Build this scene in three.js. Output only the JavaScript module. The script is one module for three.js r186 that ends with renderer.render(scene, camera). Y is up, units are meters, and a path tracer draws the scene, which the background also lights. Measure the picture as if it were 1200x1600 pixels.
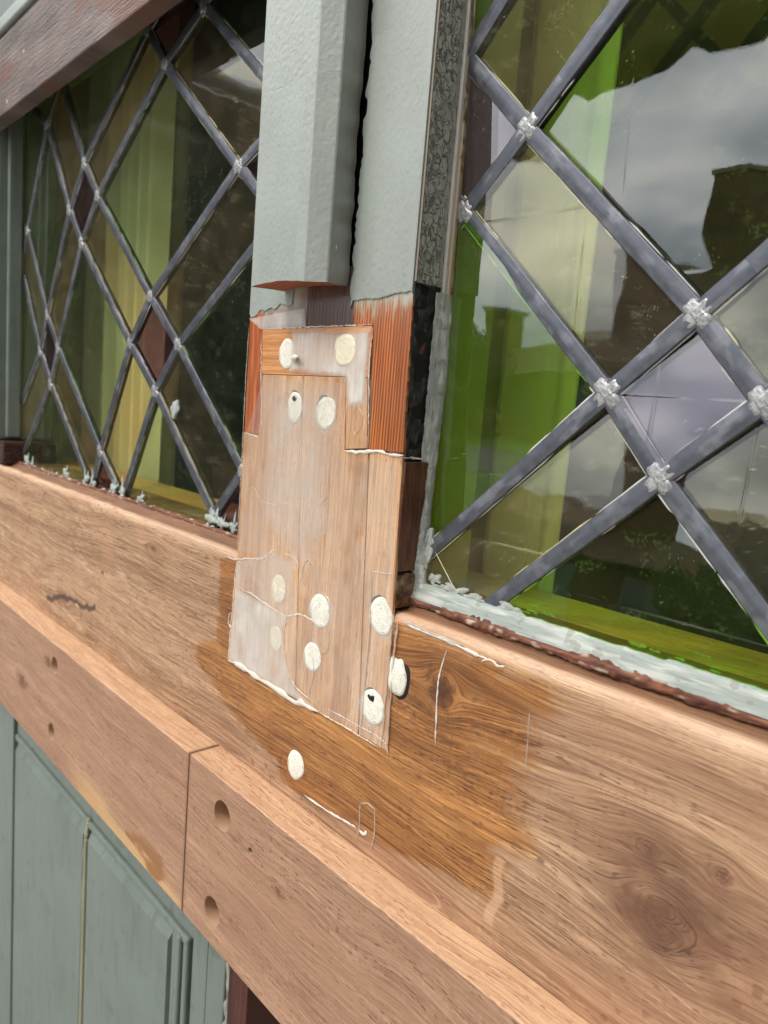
import * as THREE from 'three';
import { mergeGeometries } from 'three/addons/utils/BufferGeometryUtils.js';
import { RoundedBoxGeometry } from 'three/addons/geometries/RoundedBoxGeometry.js';
import { Brush, Evaluator, SUBTRACTION } from 'three-bvh-csg';

// ------------------------------------------------------------------ camera, sky, sun, exposure
// window coordinates: x along the wall, y up from the lens, z out of the wall (oak rail face = 0); H lifts them above the ground
const H = 1.3;
const scene = new THREE.Scene();
const camera = new THREE.PerspectiveCamera(70.12, 0.75, 0.02, 900);
camera.position.set(0, H, 0.25);
camera.up.set(-0.15756, 0.98689, -0.035);
camera.lookAt(-0.71846, H - 0.13887, 0.25 - 0.68157);
camera.focus = 0.37;
camera.userData.fStop = 13;

const renderer = new THREE.WebGLRenderer({ antialias: true });
renderer.toneMapping = THREE.LinearToneMapping;
renderer.toneMappingExposure = 0.92;
renderer.shadowMap.enabled = true;

const SKY = 2.35;
const sun = new THREE.DirectionalLight(0xfff1de, 1.5);
sun.name = 'sun';
sun.position.set(-1.5, H + 5.4, 4.6);
sun.target.position.set(-0.3, H, 0);
sun.castShadow = true;
sun.shadow.radius = 18;
sun.shadow.mapSize.set(2048, 2048);
Object.assign(sun.shadow.camera, { left: -3, right: 3, top: 3, bottom: -3, near: 0.5, far: 20 });
scene.add(sun, sun.target);

// ------------------------------------------------------------------ noise
function hash(x, y, s) {
  let h = Math.imul(x, 374761393) ^ Math.imul(y, 668265263) ^ Math.imul(s, 1442695041);
  h = Math.imul(h ^ (h >>> 13), 1274126177);
  return ((h ^ (h >>> 16)) >>> 0) / 4294967295;
}
function vn(x, y, s = 0) {
  const xi = Math.floor(x), yi = Math.floor(y);
  let fx = x - xi, fy = y - yi;
  fx = fx * fx * (3 - 2 * fx); fy = fy * fy * (3 - 2 * fy);
  const a = hash(xi, yi, s), b = hash(xi + 1, yi, s), c = hash(xi, yi + 1, s), d = hash(xi + 1, yi + 1, s);
  return a + (b - a) * fx + (c - a) * fy + (a - b - c + d) * fx * fy;
}
function fbm(x, y, s = 0, o = 4) {
  let v = 0, a = 0.5, n = 0;
  for (let i = 0; i < o; i++) { v += a * vn(x, y, s + i * 17); n += a; x = x * 2.03 + 5.2; y = y * 2.03 + 1.3; a *= 0.5; }
  return v / n;
}
function rng(seed) { let k = 0; return () => hash(k++, seed, 91); }
const clamp = (x, a = 0, b = 1) => Math.min(b, Math.max(a, x));
const sst = (a, b, x) => { const t = clamp((x - a) / (b - a)); return t * t * (3 - 2 * t); };
const mix = (a, b, t) => a + (b - a) * t;
const mix3 = (a, b, t) => [mix(a[0], b[0], t), mix(a[1], b[1], t), mix(a[2], b[2], t)];

// the sky: bright broken overcast, bluish-grey cloud bellies, a little warmer towards the sun
{
  const w = 1024, h = 512, d = new Float32Array(w * h * 4);
  for (let y = 0; y < h; y++) for (let x = 0; x < w; x++) {
    const el = ((y + 0.5) / h - 0.5) * Math.PI, az = ((x + 0.5) / w - 0.5) * 2 * Math.PI;
    const ce = Math.cos(el), dx = ce * Math.cos(az), dy = Math.sin(el), dz = ce * Math.sin(az);
    const k = 1 / (Math.max(dy, 0) + 0.22);
    const n = fbm(dx * k * 1.6 + 7, dz * k * 1.6 + 3, 5, 5), n2 = fbm(dx * k * 4 + 2, dz * k * 4 + 9, 9, 4);
    let c = 0.62 + 0.9 * sst(0.3, 0.72, n * 0.75 + n2 * 0.25);
    c *= 0.9 + 0.3 * Math.max(dy, 0);
    const warm = Math.pow(clamp((dx * -0.30 + dy * 0.73 + dz * 0.61)), 6);
    let col = mix3([0.84, 0.93, 1.06], [1.0, 1.0, 0.98], clamp((c - 0.6) * 1.3));
    c *= 1 + 0.7 * warm;
    if (dy < 0) { c = 0.35; col = [0.9, 0.92, 0.85]; }
    const o = (y * w + x) * 4;
    d[o] = col[0] * c * SKY; d[o + 1] = col[1] * c * SKY; d[o + 2] = col[2] * c * SKY; d[o + 3] = 1;
  }
  const t = new THREE.DataTexture(d, w, h, THREE.RGBAFormat, THREE.FloatType);
  t.mapping = THREE.EquirectangularReflectionMapping; t.magFilter = THREE.LinearFilter; t.needsUpdate = true;
  scene.background = t; scene.environment = t;
}

// ------------------------------------------------------------------ textures
// fn(u, v) -> { c: [r, g, b] sRGB 0..255, h: height 0..1, r: roughness 0..1 }
function makeTex(w, h, fn, wrap = THREE.ClampToEdgeWrapping) {
  const c = new Uint8Array(w * h * 4), b = new Uint8Array(w * h * 4), r = new Uint8Array(w * h * 4);
  let hasR = false;
  for (let y = 0; y < h; y++) for (let x = 0; x < w; x++) {
    const q = fn((x + 0.5) / w, (y + 0.5) / h), o = (y * w + x) * 4;
    for (let k = 0; k < 3; k++) { c[o + k] = clamp(q.c[k], 0, 255); b[o + k] = clamp((q.h ?? 0.5) * 255, 0, 255); r[o + k] = clamp((q.r ?? 0.5) * 255, 0, 255); }
    if (q.r !== undefined) hasR = true;
    c[o + 3] = b[o + 3] = r[o + 3] = 255;
  }
  const mk = (d, srgb) => { const t = new THREE.DataTexture(d, w, h); t.magFilter = THREE.LinearFilter; t.minFilter = THREE.LinearFilter; t.wrapS = t.wrapT = wrap; if (srgb) t.colorSpace = THREE.SRGBColorSpace; t.needsUpdate = true; return t; };
  return { map: mk(c, true), bumpMap: mk(b), ...(hasR ? { roughnessMap: mk(r) } : {}) };
}
const std = (o) => new THREE.MeshStandardMaterial(o);
const phy = (o) => new THREE.MeshPhysicalMaterial(o);
const rgb = (r, g, b) => new THREE.Color().setRGB(r, g, b);

// wood: x along the grain, y across it, both in millimetres
function wood(x, y, o) {
  let g = y + (fbm(x / 170, y / 60, o.seed, 3) - 0.5) * o.wander + (vn(x / 30, y / 12, o.seed + 3) - 0.5) * 1.4;
  let ring = 0, rt = 0;
  for (const k of o.knots ?? []) {
    const ex = (x - k[0]) / k[3], ey = y - k[1], r2 = ex * ex + ey * ey, R = k[2];
    g -= ey * (R * R) / (r2 + R * R * 0.25) * (k[5] ?? 1);
    const rr = Math.sqrt(r2) * (1 + 0.35 * (vn(Math.atan2(ey, ex) * 2.2 + 9, 3, o.seed) - 0.5));
    const t = 1 - sst(R * 0.3, R * 1.35, rr + (fbm(ex / R * 2 + 3, ey / R * 2, o.seed + 61, 3) - 0.5) * R * 1.1);
    if (t > rt) { rt = t; ring = clamp(0.5 + 0.34 * Math.sin(rr * 2.3 / (R / 9) + fbm(ex / R, ey / R, 7, 2) * 7) + (fbm(ex * 0.9, ey * 0.9, 67, 3) - 0.5) * 0.9 + (rr / R - 0.5) * 0.5); }
  }
  const broad = fbm(g / 16, x / 420, o.seed + 11, 3), band = 0.5 + 0.5 * Math.sin(g / o.ring + 5 * fbm(x / 240, g / 22, o.seed + 13, 2));
  const fib = fbm(g * 1.25, x / 30, o.seed + 21, 3), fine = vn(g * 3.6, x / 9, o.seed + 31), fleck = sst(0.66, 0.8, vn(x / 3.5, g / 1.4, o.seed + 51)) * sst(0.5, 0.7, vn(x / 45, g / 14, o.seed + 53));
  const pore = sst(0.70, 0.88, vn(g * 2.6, x / 3.6, o.seed + 41)) * (0.25 + 0.75 * sst(0.35, 0.65, fbm(g / 3.2, x / 160, o.seed + 43, 2)));
  let t = 0.5 + (broad - 0.5) * 0.62 + (band - 0.5) * 0.06 + (fib - 0.5) * 0.75 + (fine - 0.5) * 0.22 + fleck * 0.12;
  const l1 = vn(g * 1.3, x / 60, o.seed + 71), l2 = vn(g * 2.4 + 40, x / 30, o.seed + 73), line = (1 - sst(0, 0.16, Math.abs(l1 - 0.5))) * 0.6 + (1 - sst(0, 0.14, Math.abs(l2 - 0.5))) * 0.5;
  t = clamp(t - line * (o.lines ?? 0.3) * (0.4 + 1.2 * vn(x / 30, g / 5, o.seed + 75)));
  let c = mix3(o.dark, o.light, t);
  c = mix3(c, o.pore, pore * (o.poreAmt ?? 0.55));
  if (rt > 0) c = mix3(c, mix3(o.knotDark ?? [74, 46, 33], o.knotLight ?? [142, 102, 76], ring), rt * 0.82);
  const h = 0.55 + (fib - 0.5) * 0.35 + (fine - 0.5) * 0.2 - pore * 0.4 + (broad - 0.5) * 0.2 - rt * (ring - 0.5) * 0.15;
  return { c, h, t, pore, rt };
}
function inPoly(x, y, p) {
  let r = false;
  for (let i = 0, j = p.length - 1; i < p.length; j = i++) {
    if ((p[i][1] > y) !== (p[j][1] > y) && x < (p[j][0] - p[i][0]) * (y - p[i][1]) / (p[j][1] - p[i][1]) + p[i][0]) r = !r;
  }
  return r;
}
function edgeDist(x, y, p) {
  let m = 1e9;
  for (let i = 0, j = p.length - 1; i < p.length; j = i++) {
    const ax = p[j][0], ay = p[j][1], bx = p[i][0] - ax, by = p[i][1] - ay, t = clamp(((x - ax) * bx + (y - ay) * by) / (bx * bx + by * by + 1e-9));
    m = Math.min(m, Math.hypot(x - ax - bx * t, y - ay - by * t));
  }
  return m;
}

// ------------------------------------------------------------------ object helpers
const used = new Map();
function numbered(n) { const k = used.get(n) ?? 0; used.set(n, k + 1); return k ? n + '_' + String(k).padStart(3, '0') : n; }
function thing(name, label, category, base = [0, 0, 0], group) {          // base in window coordinates
  const o = new THREE.Group(); o.name = numbered(name); o.position.set(base[0], base[1] + H, base[2]);
  o.userData = { label, category, kind: 'thing' }; if (group) o.userData.group = group;
  o.base = base; scene.add(o); return o;
}
function shade(m) { m.castShadow = m.receiveShadow = true; return m; }
function part(name, geo, mat, root, parent = root) {                       // geometry in window coordinates
  geo.translate(-root.base[0], -root.base[1], -root.base[2]);
  const m = shade(new THREE.Mesh(geo, mat)); m.name = name; parent.add(m); return m;
}
const box = (x0, x1, y0, y1, z0, z1, r = 0) => {
  const g = r ? new RoundedBoxGeometry(x1 - x0, y1 - y0, z1 - z0, 2, r) : new THREE.BoxGeometry(x1 - x0, y1 - y0, z1 - z0);
  return g.translate((x0 + x1) / 2, (y0 + y1) / 2, (z0 + z1) / 2);
};
function uvMM(g, x0, y0, w, h) {                                            // planar uv from x, y in millimetres
  const p = g.attributes.position, uv = new Float32Array(p.count * 2);
  for (let i = 0; i < p.count; i++) { uv[i * 2] = (p.getX(i) * 1000 - x0) / w; uv[i * 2 + 1] = (p.getY(i) * 1000 - y0) / h; }
  g.setAttribute('uv', new THREE.BufferAttribute(uv, 2)); return g;
}
function uvBox(g, s) {                                                      // box projection, s metres per repeat
  if (g.index) g = g.toNonIndexed();
  const p = g.attributes.position, n = g.attributes.normal, uv = new Float32Array(p.count * 2);
  for (let i = 0; i < p.count; i++) {
    const a = Math.abs(n.getX(i)), b = Math.abs(n.getY(i)), c = Math.abs(n.getZ(i));
    const [u, v] = c >= a && c >= b ? [p.getX(i), p.getY(i)] : a >= b ? [p.getZ(i), p.getY(i)] : [p.getX(i), p.getZ(i)];
    uv[i * 2] = u / s; uv[i * 2 + 1] = v / s;
  }
  g.setAttribute('uv', new THREE.BufferAttribute(uv, 2)); return g;
}
const shapeOf = (pts) => new THREE.Shape(pts.map((p) => new THREE.Vector2(p[0] / 1000, p[1] / 1000)));
function slab(pts, zFront, depth, bevel = 0.0003) {
  const g = new THREE.ExtrudeGeometry(shapeOf(pts), { depth: depth - bevel, bevelEnabled: true, bevelThickness: bevel, bevelSize: bevel, bevelOffset: -bevel, bevelSegments: 2 });
  return g.translate(0, 0, zFront - depth);
}
function grid(nu, nv, fn) {                                                  // fn(u, v) -> [x, y, z, (r, g, b)]
  const pos = [], uv = [], idx = [], col = []; 
  for (let j = 0; j <= nv; j++) for (let i = 0; i <= nu; i++) { const q = fn(i / nu, j / nv); pos.push(q[0], q[1], q[2]); uv.push(i / nu, j / nv); if (q.length > 3) col.push(q[3], q[4], q[5]); }
  for (let j = 0; j < nv; j++) for (let i = 0; i < nu; i++) { const a = j * (nu + 1) + i, b = a + 1, c = a + nu + 1, d = c + 1; idx.push(a, b, d, a, d, c); }
  const g = new THREE.BufferGeometry();
  g.setAttribute('position', new THREE.Float32BufferAttribute(pos, 3)); g.setAttribute('uv', new THREE.Float32BufferAttribute(uv, 2));
  if (col.length) g.setAttribute('color', new THREE.Float32BufferAttribute(col, 3));
  g.setIndex(idx); g.computeVertexNormals(); return g;
}
// a bead of filler, resin or broken wood along a path (mm points, z in mm): radius wanders, ends taper
function bead(pts, r, seed, { flat = 0.7, rough = 0.5, jitter = 0.3, taper = 0.12, seg = 0, col, ring = 7, fq = 0 } = {}) {
  const curve = new THREE.CatmullRomCurve3(pts.map((p) => new THREE.Vector3(p[0] / 1000, p[1] / 1000, (p[2] ?? 0.7) / 1000)), false, 'centripetal');
  const len = curve.getLength() * 1000, n = seg || Math.max(6, Math.round(len / (r * 1.1))), side = new THREE.Vector3(), up = new THREE.Vector3(0, 0, 1);
  return grid(n, ring, (u, v) => {
    const p = curve.getPoint(u), t = curve.getTangent(u), a = -v * 2 * Math.PI;
    side.crossVectors(t, up).normalize();
    const k = u * n;
    const w = r / 1000 * (1 - rough / 2 + rough * 1.6 * ((fq ? vn(k * fq, Math.cos(a) * 1.2 + 3, seed) : vn(k * 0.3, Math.cos(a) * 1.2 + 3, seed)) - 0.25)) * Math.min(1, Math.min(u, 1 - u) / taper + 0.12);
    const j = (fbm(k * 0.14, 1, seed + 5, 2) - 0.5) * jitter * r * 2 / 1000;
    const c = [p.x + side.x * (Math.cos(a) * w + j), p.y + side.y * (Math.cos(a) * w + j), p.z + side.z * Math.cos(a) * w + Math.sin(a) * w * flat];
    return col ? [...c, ...col(u, v, k)] : c;
  });
}
function disc(cx, cy, z, rx, ry, dome, seed, wob = 0.12, rings = 5) {        // a lump of filler standing proud of a face, mm
  const n = 26;
  return grid(n, rings + 1, (u, v) => {
    const a = u * 2 * Math.PI, last = v === 1, k = last ? 1 : v * (rings + 1) / rings;
    const e = 1 + wob * 2 * (vn(Math.cos(a) * 1.6 + 5, Math.sin(a) * 1.6 + 5, seed) - 0.5);
    const s = k * e, hgt = last ? -1.2 : dome * (1 - k * k * k) + (vn(Math.cos(a) * k * 3 + 9, Math.sin(a) * k * 3 + 4, seed + 7) - 0.5) * 0.22 * (k < 0.95 ? 1 : 0.2);
    return [(cx + Math.cos(a) * rx * s) / 1000, (cy + Math.sin(a) * ry * s) / 1000, (z + hgt) / 1000];
  });
}

// ------------------------------------------------------------------ materials
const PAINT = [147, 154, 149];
function paintTex(seed, base, amt = 1, dirt = 0) {
  return makeTex(512, 512, (u, v) => {
    const x = u * 256, y = v * 256, peel = fbm(x / 2.4, y / 3.2, seed, 3), mott = fbm(x / 40, y / 60, seed + 5, 3), brush = fbm(x / 1.6, y / 60, seed + 9, 2);
    const k = 1 + ((mott - 0.5) * 0.12 + (brush - 0.5) * 0.02) * amt;
    const fleck = sst(0.8, 0.87, vn(x / 1.5, y / 1.5, seed + 20)) * sst(0.62, 0.8, vn(x / 14, y / 14, seed + 22));
    const c = mix3([base[0] * k, base[1] * k, base[2] * k], [120, 118, 105], fleck * 0.3);
    if (dirt) { const st = sst(0.5, 0.75, fbm(x / 9, y / 70, seed + 31, 4)), sp = sst(0.68, 0.8, fbm(x / 12, y / 16, seed + 37, 4)); for (let k = 0; k < 3; k++) c[k] *= 1 - 0.07 * st - 0.11 * sp * [0.6, 0.8, 1.2][k] + 0.025 * (fbm(x / 1.8, y / 40, seed + 41, 2) - 0.5); }
    return { c, h: 0.5 + (peel - 0.5) * 0.8 + (brush - 0.5) * 0.06, r: 0.42 + (mott - 0.5) * 0.2 };
  }, THREE.RepeatWrapping);
}
const paintMat = std({ ...paintTex(3, PAINT), bumpScale: 0.00026, roughness: 1 });
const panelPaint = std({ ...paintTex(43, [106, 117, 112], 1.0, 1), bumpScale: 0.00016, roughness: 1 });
const crackPaint = std({ ...makeTex(512, 1024, (u, v) => {                    // thick crackled paint: islands with deep vertical splits
  const x = u * 20, y = v * 60, wx = x + (fbm(x / 2, y / 4, 61, 3) - 0.5) * 3.4, wy = y + (fbm(x / 3, y / 3, 71, 3) - 0.5) * 5;
  const a = Math.abs(vn(wx / 0.9, wy / 3.6, 81) - 0.5), b = Math.abs(vn(wx / 1.9, wy / 1.5, 91) - 0.5), cr = Math.max(1 - sst(0.0, 0.12, a), 0.8 * (1 - sst(0, 0.09, b)));
  const zone = sst(0.15, 0.42, fbm(x / 9, y / 14, 101, 3)) * (u < 0.72 ? 1 : 0.25);
  const d = cr * zone, lum = fbm(x / 2, y / 5, 111, 3);
  return { c: mix3([164 + lum * 14, 171 + lum * 12, 163 + lum * 10], [86, 88, 82], d * 0.8), h: 0.75 - d * 0.65 + (lum - 0.5) * 0.25, r: 0.5 };
}), bumpScale: 0.0016, roughness: 1 });
const darkVoid = std({ color: rgb(0.012, 0.01, 0.009), roughness: 0.95 });
const leadTex = makeTex(256, 256, (u, v) => {
  const n = fbm(u * 26, v * 22, 7, 4), s = vn(u * 160, v * 10, 9), k = 0.88 + n * 0.24 + (s - 0.5) * 0.05;
  const ox = sst(0.5, 0.7, fbm(u * 9, v * 26, 11, 3)); return { c: mix3([90 * k, 92 * k, 100 * k], [134 * k, 135 * k, 141 * k], ox * 0.55), h: n * 0.7 + s * 0.3, r: 0.36 + n * 0.22 };
}, THREE.RepeatWrapping);
const leadMat = std({ ...leadTex, bumpScale: 0.00006, roughness: 1, metalness: 0.72 });
const solderMat = std({ ...makeTex(128, 128, (u, v) => { const n = fbm(u * 12, v * 12, 19, 4), p = sst(0.66, 0.78, vn(u * 30, v * 30, 23)); return { c: mix3([176, 176, 177], [112, 112, 114], clamp((n - 0.42) * 2.2 + p * 0.5)), h: n, r: 0.3 + n * 0.3 }; }, THREE.RepeatWrapping), bumpScale: 0.00016, roughness: 1, metalness: 0.6 });
const cementMat = std({ color: rgb(0.55, 0.55, 0.52), roughness: 0.9 });
const puttyMat = std({ ...makeTex(512, 128, (u, v) => { const n = fbm(u * 14, v * 9, 29, 4), s = sst(0.45, 0.8, fbm(u * 7, v * 5, 31, 3)), k = sst(0.66, 0.72, fbm(u * 24, v * 3, 33, 3)); return { c: mix3(mix3([146, 154, 149], [190, 193, 186], s * 0.8 + (n - 0.5) * 0.3), [120, 120, 110], k * 0.4), h: n, r: 0.65 }; }, THREE.RepeatWrapping), bumpScale: 0.00035, roughness: 1 });
const fillerMat = phy({ ...makeTex(128, 128, (u, v) => { const n = fbm(u * 8, v * 8, 39, 4), p = sst(0.78, 0.84, vn(u * 26, v * 26, 41)); return { c: mix3([228, 226, 214], [160, 150, 130], p * 0.5 + (n - 0.5) * 0.12), h: n - p * 0.4, r: 0.42 }; }, THREE.RepeatWrapping), bumpScale: 0.0002, roughness: 1, clearcoat: 0.3, clearcoatRoughness: 0.3 });
const fillerPale = fillerMat.clone(); fillerPale.color = rgb(1.0, 0.93, 0.8);
const resinWhite = phy({ color: rgb(0.66, 0.61, 0.54), roughness: 0.3, clearcoat: 0.6, clearcoatRoughness: 0.15 });
const resinClear = phy({ color: rgb(0.62, 0.52, 0.43), roughness: 0.18, clearcoat: 1, clearcoatRoughness: 0.08, transparent: true, opacity: 0.5 });

// ------------------------------------------------------------------ structure: ground and road outside
function tagS(o, name, kind = 'structure') { o.name = name; o.userData.kind = kind; shade(o); scene.add(o); return o; }
{
  const lawnTex = makeTex(256, 256, (u, v) => { const n = fbm(u * 20, v * 20, 51, 4); return { c: [52 + n * 40, 74 + n * 46, 34 + n * 20], h: n }; }, THREE.RepeatWrapping);
  lawnTex.map.repeat.set(80, 80); lawnTex.bumpMap.repeat.set(80, 80);
  const g = new THREE.PlaneGeometry(500, 500).rotateX(-Math.PI / 2);
  tagS(new THREE.Mesh(g, std({ ...lawnTex, bumpScale: 0.03, roughness: 0.95 })), 'ground');
  const r = tagS(new THREE.Mesh(new THREE.BoxGeometry(200, 0.02, 6), std({ color: rgb(0.09, 0.09, 0.092), roughness: 0.9 })), 'road'); r.position.set(0, 0, 13);
  const p = tagS(new THREE.Mesh(new THREE.BoxGeometry(14, 0.04, 5.2), std({ color: rgb(0.3, 0.28, 0.25), roughness: 0.9 })), 'path'); p.position.set(-3, 0, 2.62);
}

// ------------------------------------------------------------------ the oak rail
const U0 = -0.96, U1 = 0.06, LW = (x) => Math.log(0.17 - 0.718 * x), uOf = (x) => 1 - (LW(x) - LW(U1)) / (LW(U0) - LW(U1)), xOf = (u) => (0.17 - Math.exp(LW(U1) + (1 - u) * (LW(U0) - LW(U1)))) / 0.718;
const STAIN = [[-397.6, -99], [-416.8, -106], [-417, -163], [-440.7, -171.4], [-443.1, -184.8], [-407.5, -200.5], [-374.7, -210.4], [-340, -218.2], [-336.9, -222.2], [-327, -227.3], [-293.1, -224.9], [-263, -221.5], [-242.7, -222.9], [-220.1, -217.8], [-199.4, -213.1], [-183.7, -212.9], [-174.1, -212.3], [-168.5, -200.4], [-167.7, -190.8], [-177.4, -189.9], [-165.8, -183.8], [-155.4, -178.8], [-166.3, -164.7], [-169, -160], [-161.9, -138], [-163.1, -124.3], [-153.1, -113.6], [-151.8, -107.7], [-176.5, -103.5], [-213.4, -101], [-244.3, -98]];
const OAK = { dark: [128, 95, 70], light: [218, 181, 146], pore: [84, 58, 43] }, HONEY = { dark: [108, 64, 30], light: [212, 152, 88], pore: [60, 33, 16] };
const railKnots = [[-100, -176, 11, 1.25], [-81, -148, 4, 1.2], [-107, -152, 3.5, 1.6], [-214, -128, 9, 1.0, 0, 1.1], [-609, -159, 3, 1.6], [-515, -120, 3, 2.6, 0, 3], [-700, -205, 6, 2.5]];
const railArc = [];                                       // cross-section: [y, z] mm and arc length
{
  const pts = [[-250, -60], [-250, -1.2], [-249, 0], [-105, 0], [-102.8, -0.5], [-101.2, -1.8], [-100.5, -3.8], [-100.2, -7], [-99.6, -11], [-96.5, -14.5], [-96.2, -24], [-96.2, -60]];
  let s = 0; pts.forEach((p, i) => { if (i) s += Math.hypot(p[0] - pts[i - 1][0], p[1] - pts[i - 1][1]); railArc.push([p[0], p[1], s]); });
}
const railS0 = 58 + 17, railS1 = railArc[10][2];                // the texture covers the face and the top, the rest is clamped
const railTex = makeTex(2048, 640, (u, v) => {
  const x = xOf(u) * 1000, s = railS0 + v * (railS1 - railS0);
  const face = s - railArc[2][2] - 17, y = face < 127 ? -232 + face : -105 + (face - 127) * 1.0;
  const east = sst(-205, -165, x) * sst(-205, -150, y), wob = (fbm(x / 9, y / 5, 201, 3) - 0.5) * 7 + (fbm(x / 34, y / 1.6, 203, 3) - 0.5) * (12 + 18 * east), d = edgeDist(x, y, STAIN) * (inPoly(x + wob * 0.6, y + wob * 0.4, STAIN) ? 1 : -1);
  const wet = sst(-2.4 - 8 * east, 3.2 + 6 * east, d + wob * 0.3 + wob * 0.5 * east) * (face < 129 ? 1 : 0) * (1 - 0.35 * sst(0.6, 0.75, fbm(x / 16, y / 9, 207, 3)) * sst(-230, -185, x));
  const o = { seed: 301, wander: 17, ring: 2.6, knots: railKnots, lines: 0.5, ...OAK };
  const a = wood(x, y, o);
  let c = a.c;
  if (wet > 0) {
    const t = clamp(a.t * 0.95 + 0.02), hc = mix3(mix3(HONEY.dark, HONEY.light, t), HONEY.pore, a.pore * 0.5);
    c = mix3(c, a.rt > 0 ? mix3(hc, [58, 30, 14], a.rt * 0.7) : hc, wet);
  }
  const pale = sst(124, 130, face + (fbm(x / 14, 3, 213, 3) - 0.5) * 3), old = sst(134.5, 139, face + (fbm(x / 20, 5, 215, 3) - 0.5) * 4);   // arris lightened, then the rebate corner shade painted in as darker brown
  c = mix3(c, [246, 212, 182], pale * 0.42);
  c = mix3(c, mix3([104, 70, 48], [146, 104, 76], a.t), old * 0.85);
  const hx = (x + 97) / 1.3, hy = y + 176, halo = 1.15 * Math.exp(-(hx * hx + hy * hy) / 620) + 0.8 * Math.exp(-((x + 104) * (x + 104) / 2 + (y + 152) * (y + 152)) / 120) + 0.45 * Math.exp(-((x + 72) * (x + 72) / 3 + (y + 168) * (y + 168)) / 160);
  c = mix3(c, [100, 68, 50], clamp(halo * (0.3 + 1.1 * (fbm(x / 9, y / 6, 217, 4) - 0.2))) * 0.9);
  const mott = fbm(x / 60, y / 45, 211, 3); c = mix3(c, [178, 128, 98], clamp((mott - 0.5) * 1.1) * (1 - wet));
  // dark shake at the left, a drying crack across the big knot, grey dots
  const cy = -203 + (x + 682) * 0.17 + 2.5 * Math.sin((x + 720) / 17) + (vn(x / 6, 2, 14) - 0.5) * 4, cr = (x > -745 && x < -622) ? (1 - sst(0.8, 2.6 + 2.6 * vn(x / 8, 1, 4), Math.abs(y - cy))) : 0;
  c = mix3(c, [70, 52, 44], cr * 0.85);
  const kx = x + 97, ky = y + 176, kr = Math.hypot(kx / 1.25, ky), crack = (kr > 3 && kr < 12 && kx > 0) ? 1 - sst(0.1, 0.5, Math.abs(kr - 8 + ky * 0.12 + 2.5 * (vn(x / 3, y / 3, 9) - 0.5))) : 0;
  c = mix3(c, [60, 40, 30], crack * 0.45);
  const drip = (y < -190 && y > -223) ? 1 - sst(1.6, 3.6, Math.abs(x + 171.5 + 1.4 * Math.sin(y / 4) - (y + 205) * 0.08)) : 0;
  c = mix3(c, [205, 165, 135], drip * 0.6);
  const dent = sst(0.82, 0.92, vn(x / 5, y / 3.2, 221)) * sst(0.5, 0.7, vn(x / 50, y / 30, 223)), scr = (1 - sst(0, 0.03, Math.abs(vn(x / 40 + y / 9, y / 40 - x / 160, 225) - 0.5))) * sst(0.62, 0.75, vn(x / 30, y / 20, 227));
  c = mix3(c, [235, 205, 178], scr * 0.35 * (1 - wet * 0.5)); c = mix3(c, [100, 70, 52], dent * 0.3);
  return { c, h: clamp(a.h - cr * 0.4 - crack * 0.5 + wet * 0.04 - dent * 0.5 - scr * 0.2), r: mix(0.62, 0.34 + (1 - a.t) * 0.12, wet) };
});
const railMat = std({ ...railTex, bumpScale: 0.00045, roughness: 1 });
const rail = thing('oak_rail', 'new oak bottom rail running across under both leaded windows, stained honey brown around the mullion', 'window rail', [-0.45, -0.165, -0.03]);
{
  const X0 = -0.955, X1 = 0.055, N = 60, n = railArc.length - 1;
  const strips = [];
  for (let k = 0; k < n; k++) {                           // smooth over the rounded arris, creased elsewhere
    strips.push(grid(N, 1, (u, v) => { const x = X0 + (X1 - X0) * u, p = railArc[k + (v ? 1 : 0)]; return [x, p[0] / 1000, p[1] / 1000, 0, 0, p[2]]; }));
  }
  const g = mergeGeometries(strips), p = g.attributes.position, uv = g.attributes.uv, s = g.attributes.color;
  for (let i = 0; i < p.count; i++) uv.setXY(i, uOf(p.getX(i)), (s.getZ(i) - railS0) / (railS1 - railS0));
  g.deleteAttribute('color');
  const nrm = g.attributes.normal;                        // average normals along the arris strips
  for (let i = 0; i < p.count; i++) { const y = p.getY(i) * 1000, z = p.getZ(i) * 1000; if (z > -20 && y > -105.5) { const t = clamp((-z) / 5), a = t * 1.48; nrm.setXYZ(i, 0, Math.sin(a), Math.cos(a)); } else if (y > -249.5 && z > -0.1) nrm.setXYZ(i, 0, 0, 1); }
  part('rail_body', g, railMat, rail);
  const cap = new THREE.Shape(railArc.map((q) => new THREE.Vector2(-q[1] / 1000, q[0] / 1000)));
  for (const x of [X0, X1]) part('rail_end', new THREE.ShapeGeometry(cap).rotateY(Math.PI / 2).translate(x, 0, 0), railMat, rail);
}

// ------------------------------------------------------------------ the mullion
const PINE_R = [[-298.9, 60], [-256, 60], [-253.6, -20], [-278.2, -21], [-282.2, 41.5], [-298.3, 41.8]];
const SPLICE = [[-381.6, 41.5], [-282.9, 41.1], [-282.4, 15.4], [-379.6, 15]];
const PINE_L = [[-397.2, 60], [-382.2, 60], [-379, -21.5], [-396.4, -21.5]];
const DARK_OLD = [[-381.8, 72], [-299.3, 72], [-299, 42], [-381.8, 42]];
const OAK_1 = [[-378.8, 14.6], [-338.2, 14.8], [-325, -171.2], [-399.5, -171.2], [-395.6, -100.6], [-396.3, -22], [-378.6, -22]];
const OAK_2 = [[-337.7, 14.8], [-300.3, 14.9], [-297, -23], [-278, -22], [-268.6, -171.2], [-324.5, -171.2]];
const OAK_3 = [[-277.4, -22], [-253.2, -21], [-250.8, -100.7], [-246.2, -171.2], [-268.1, -171.2]];
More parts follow.
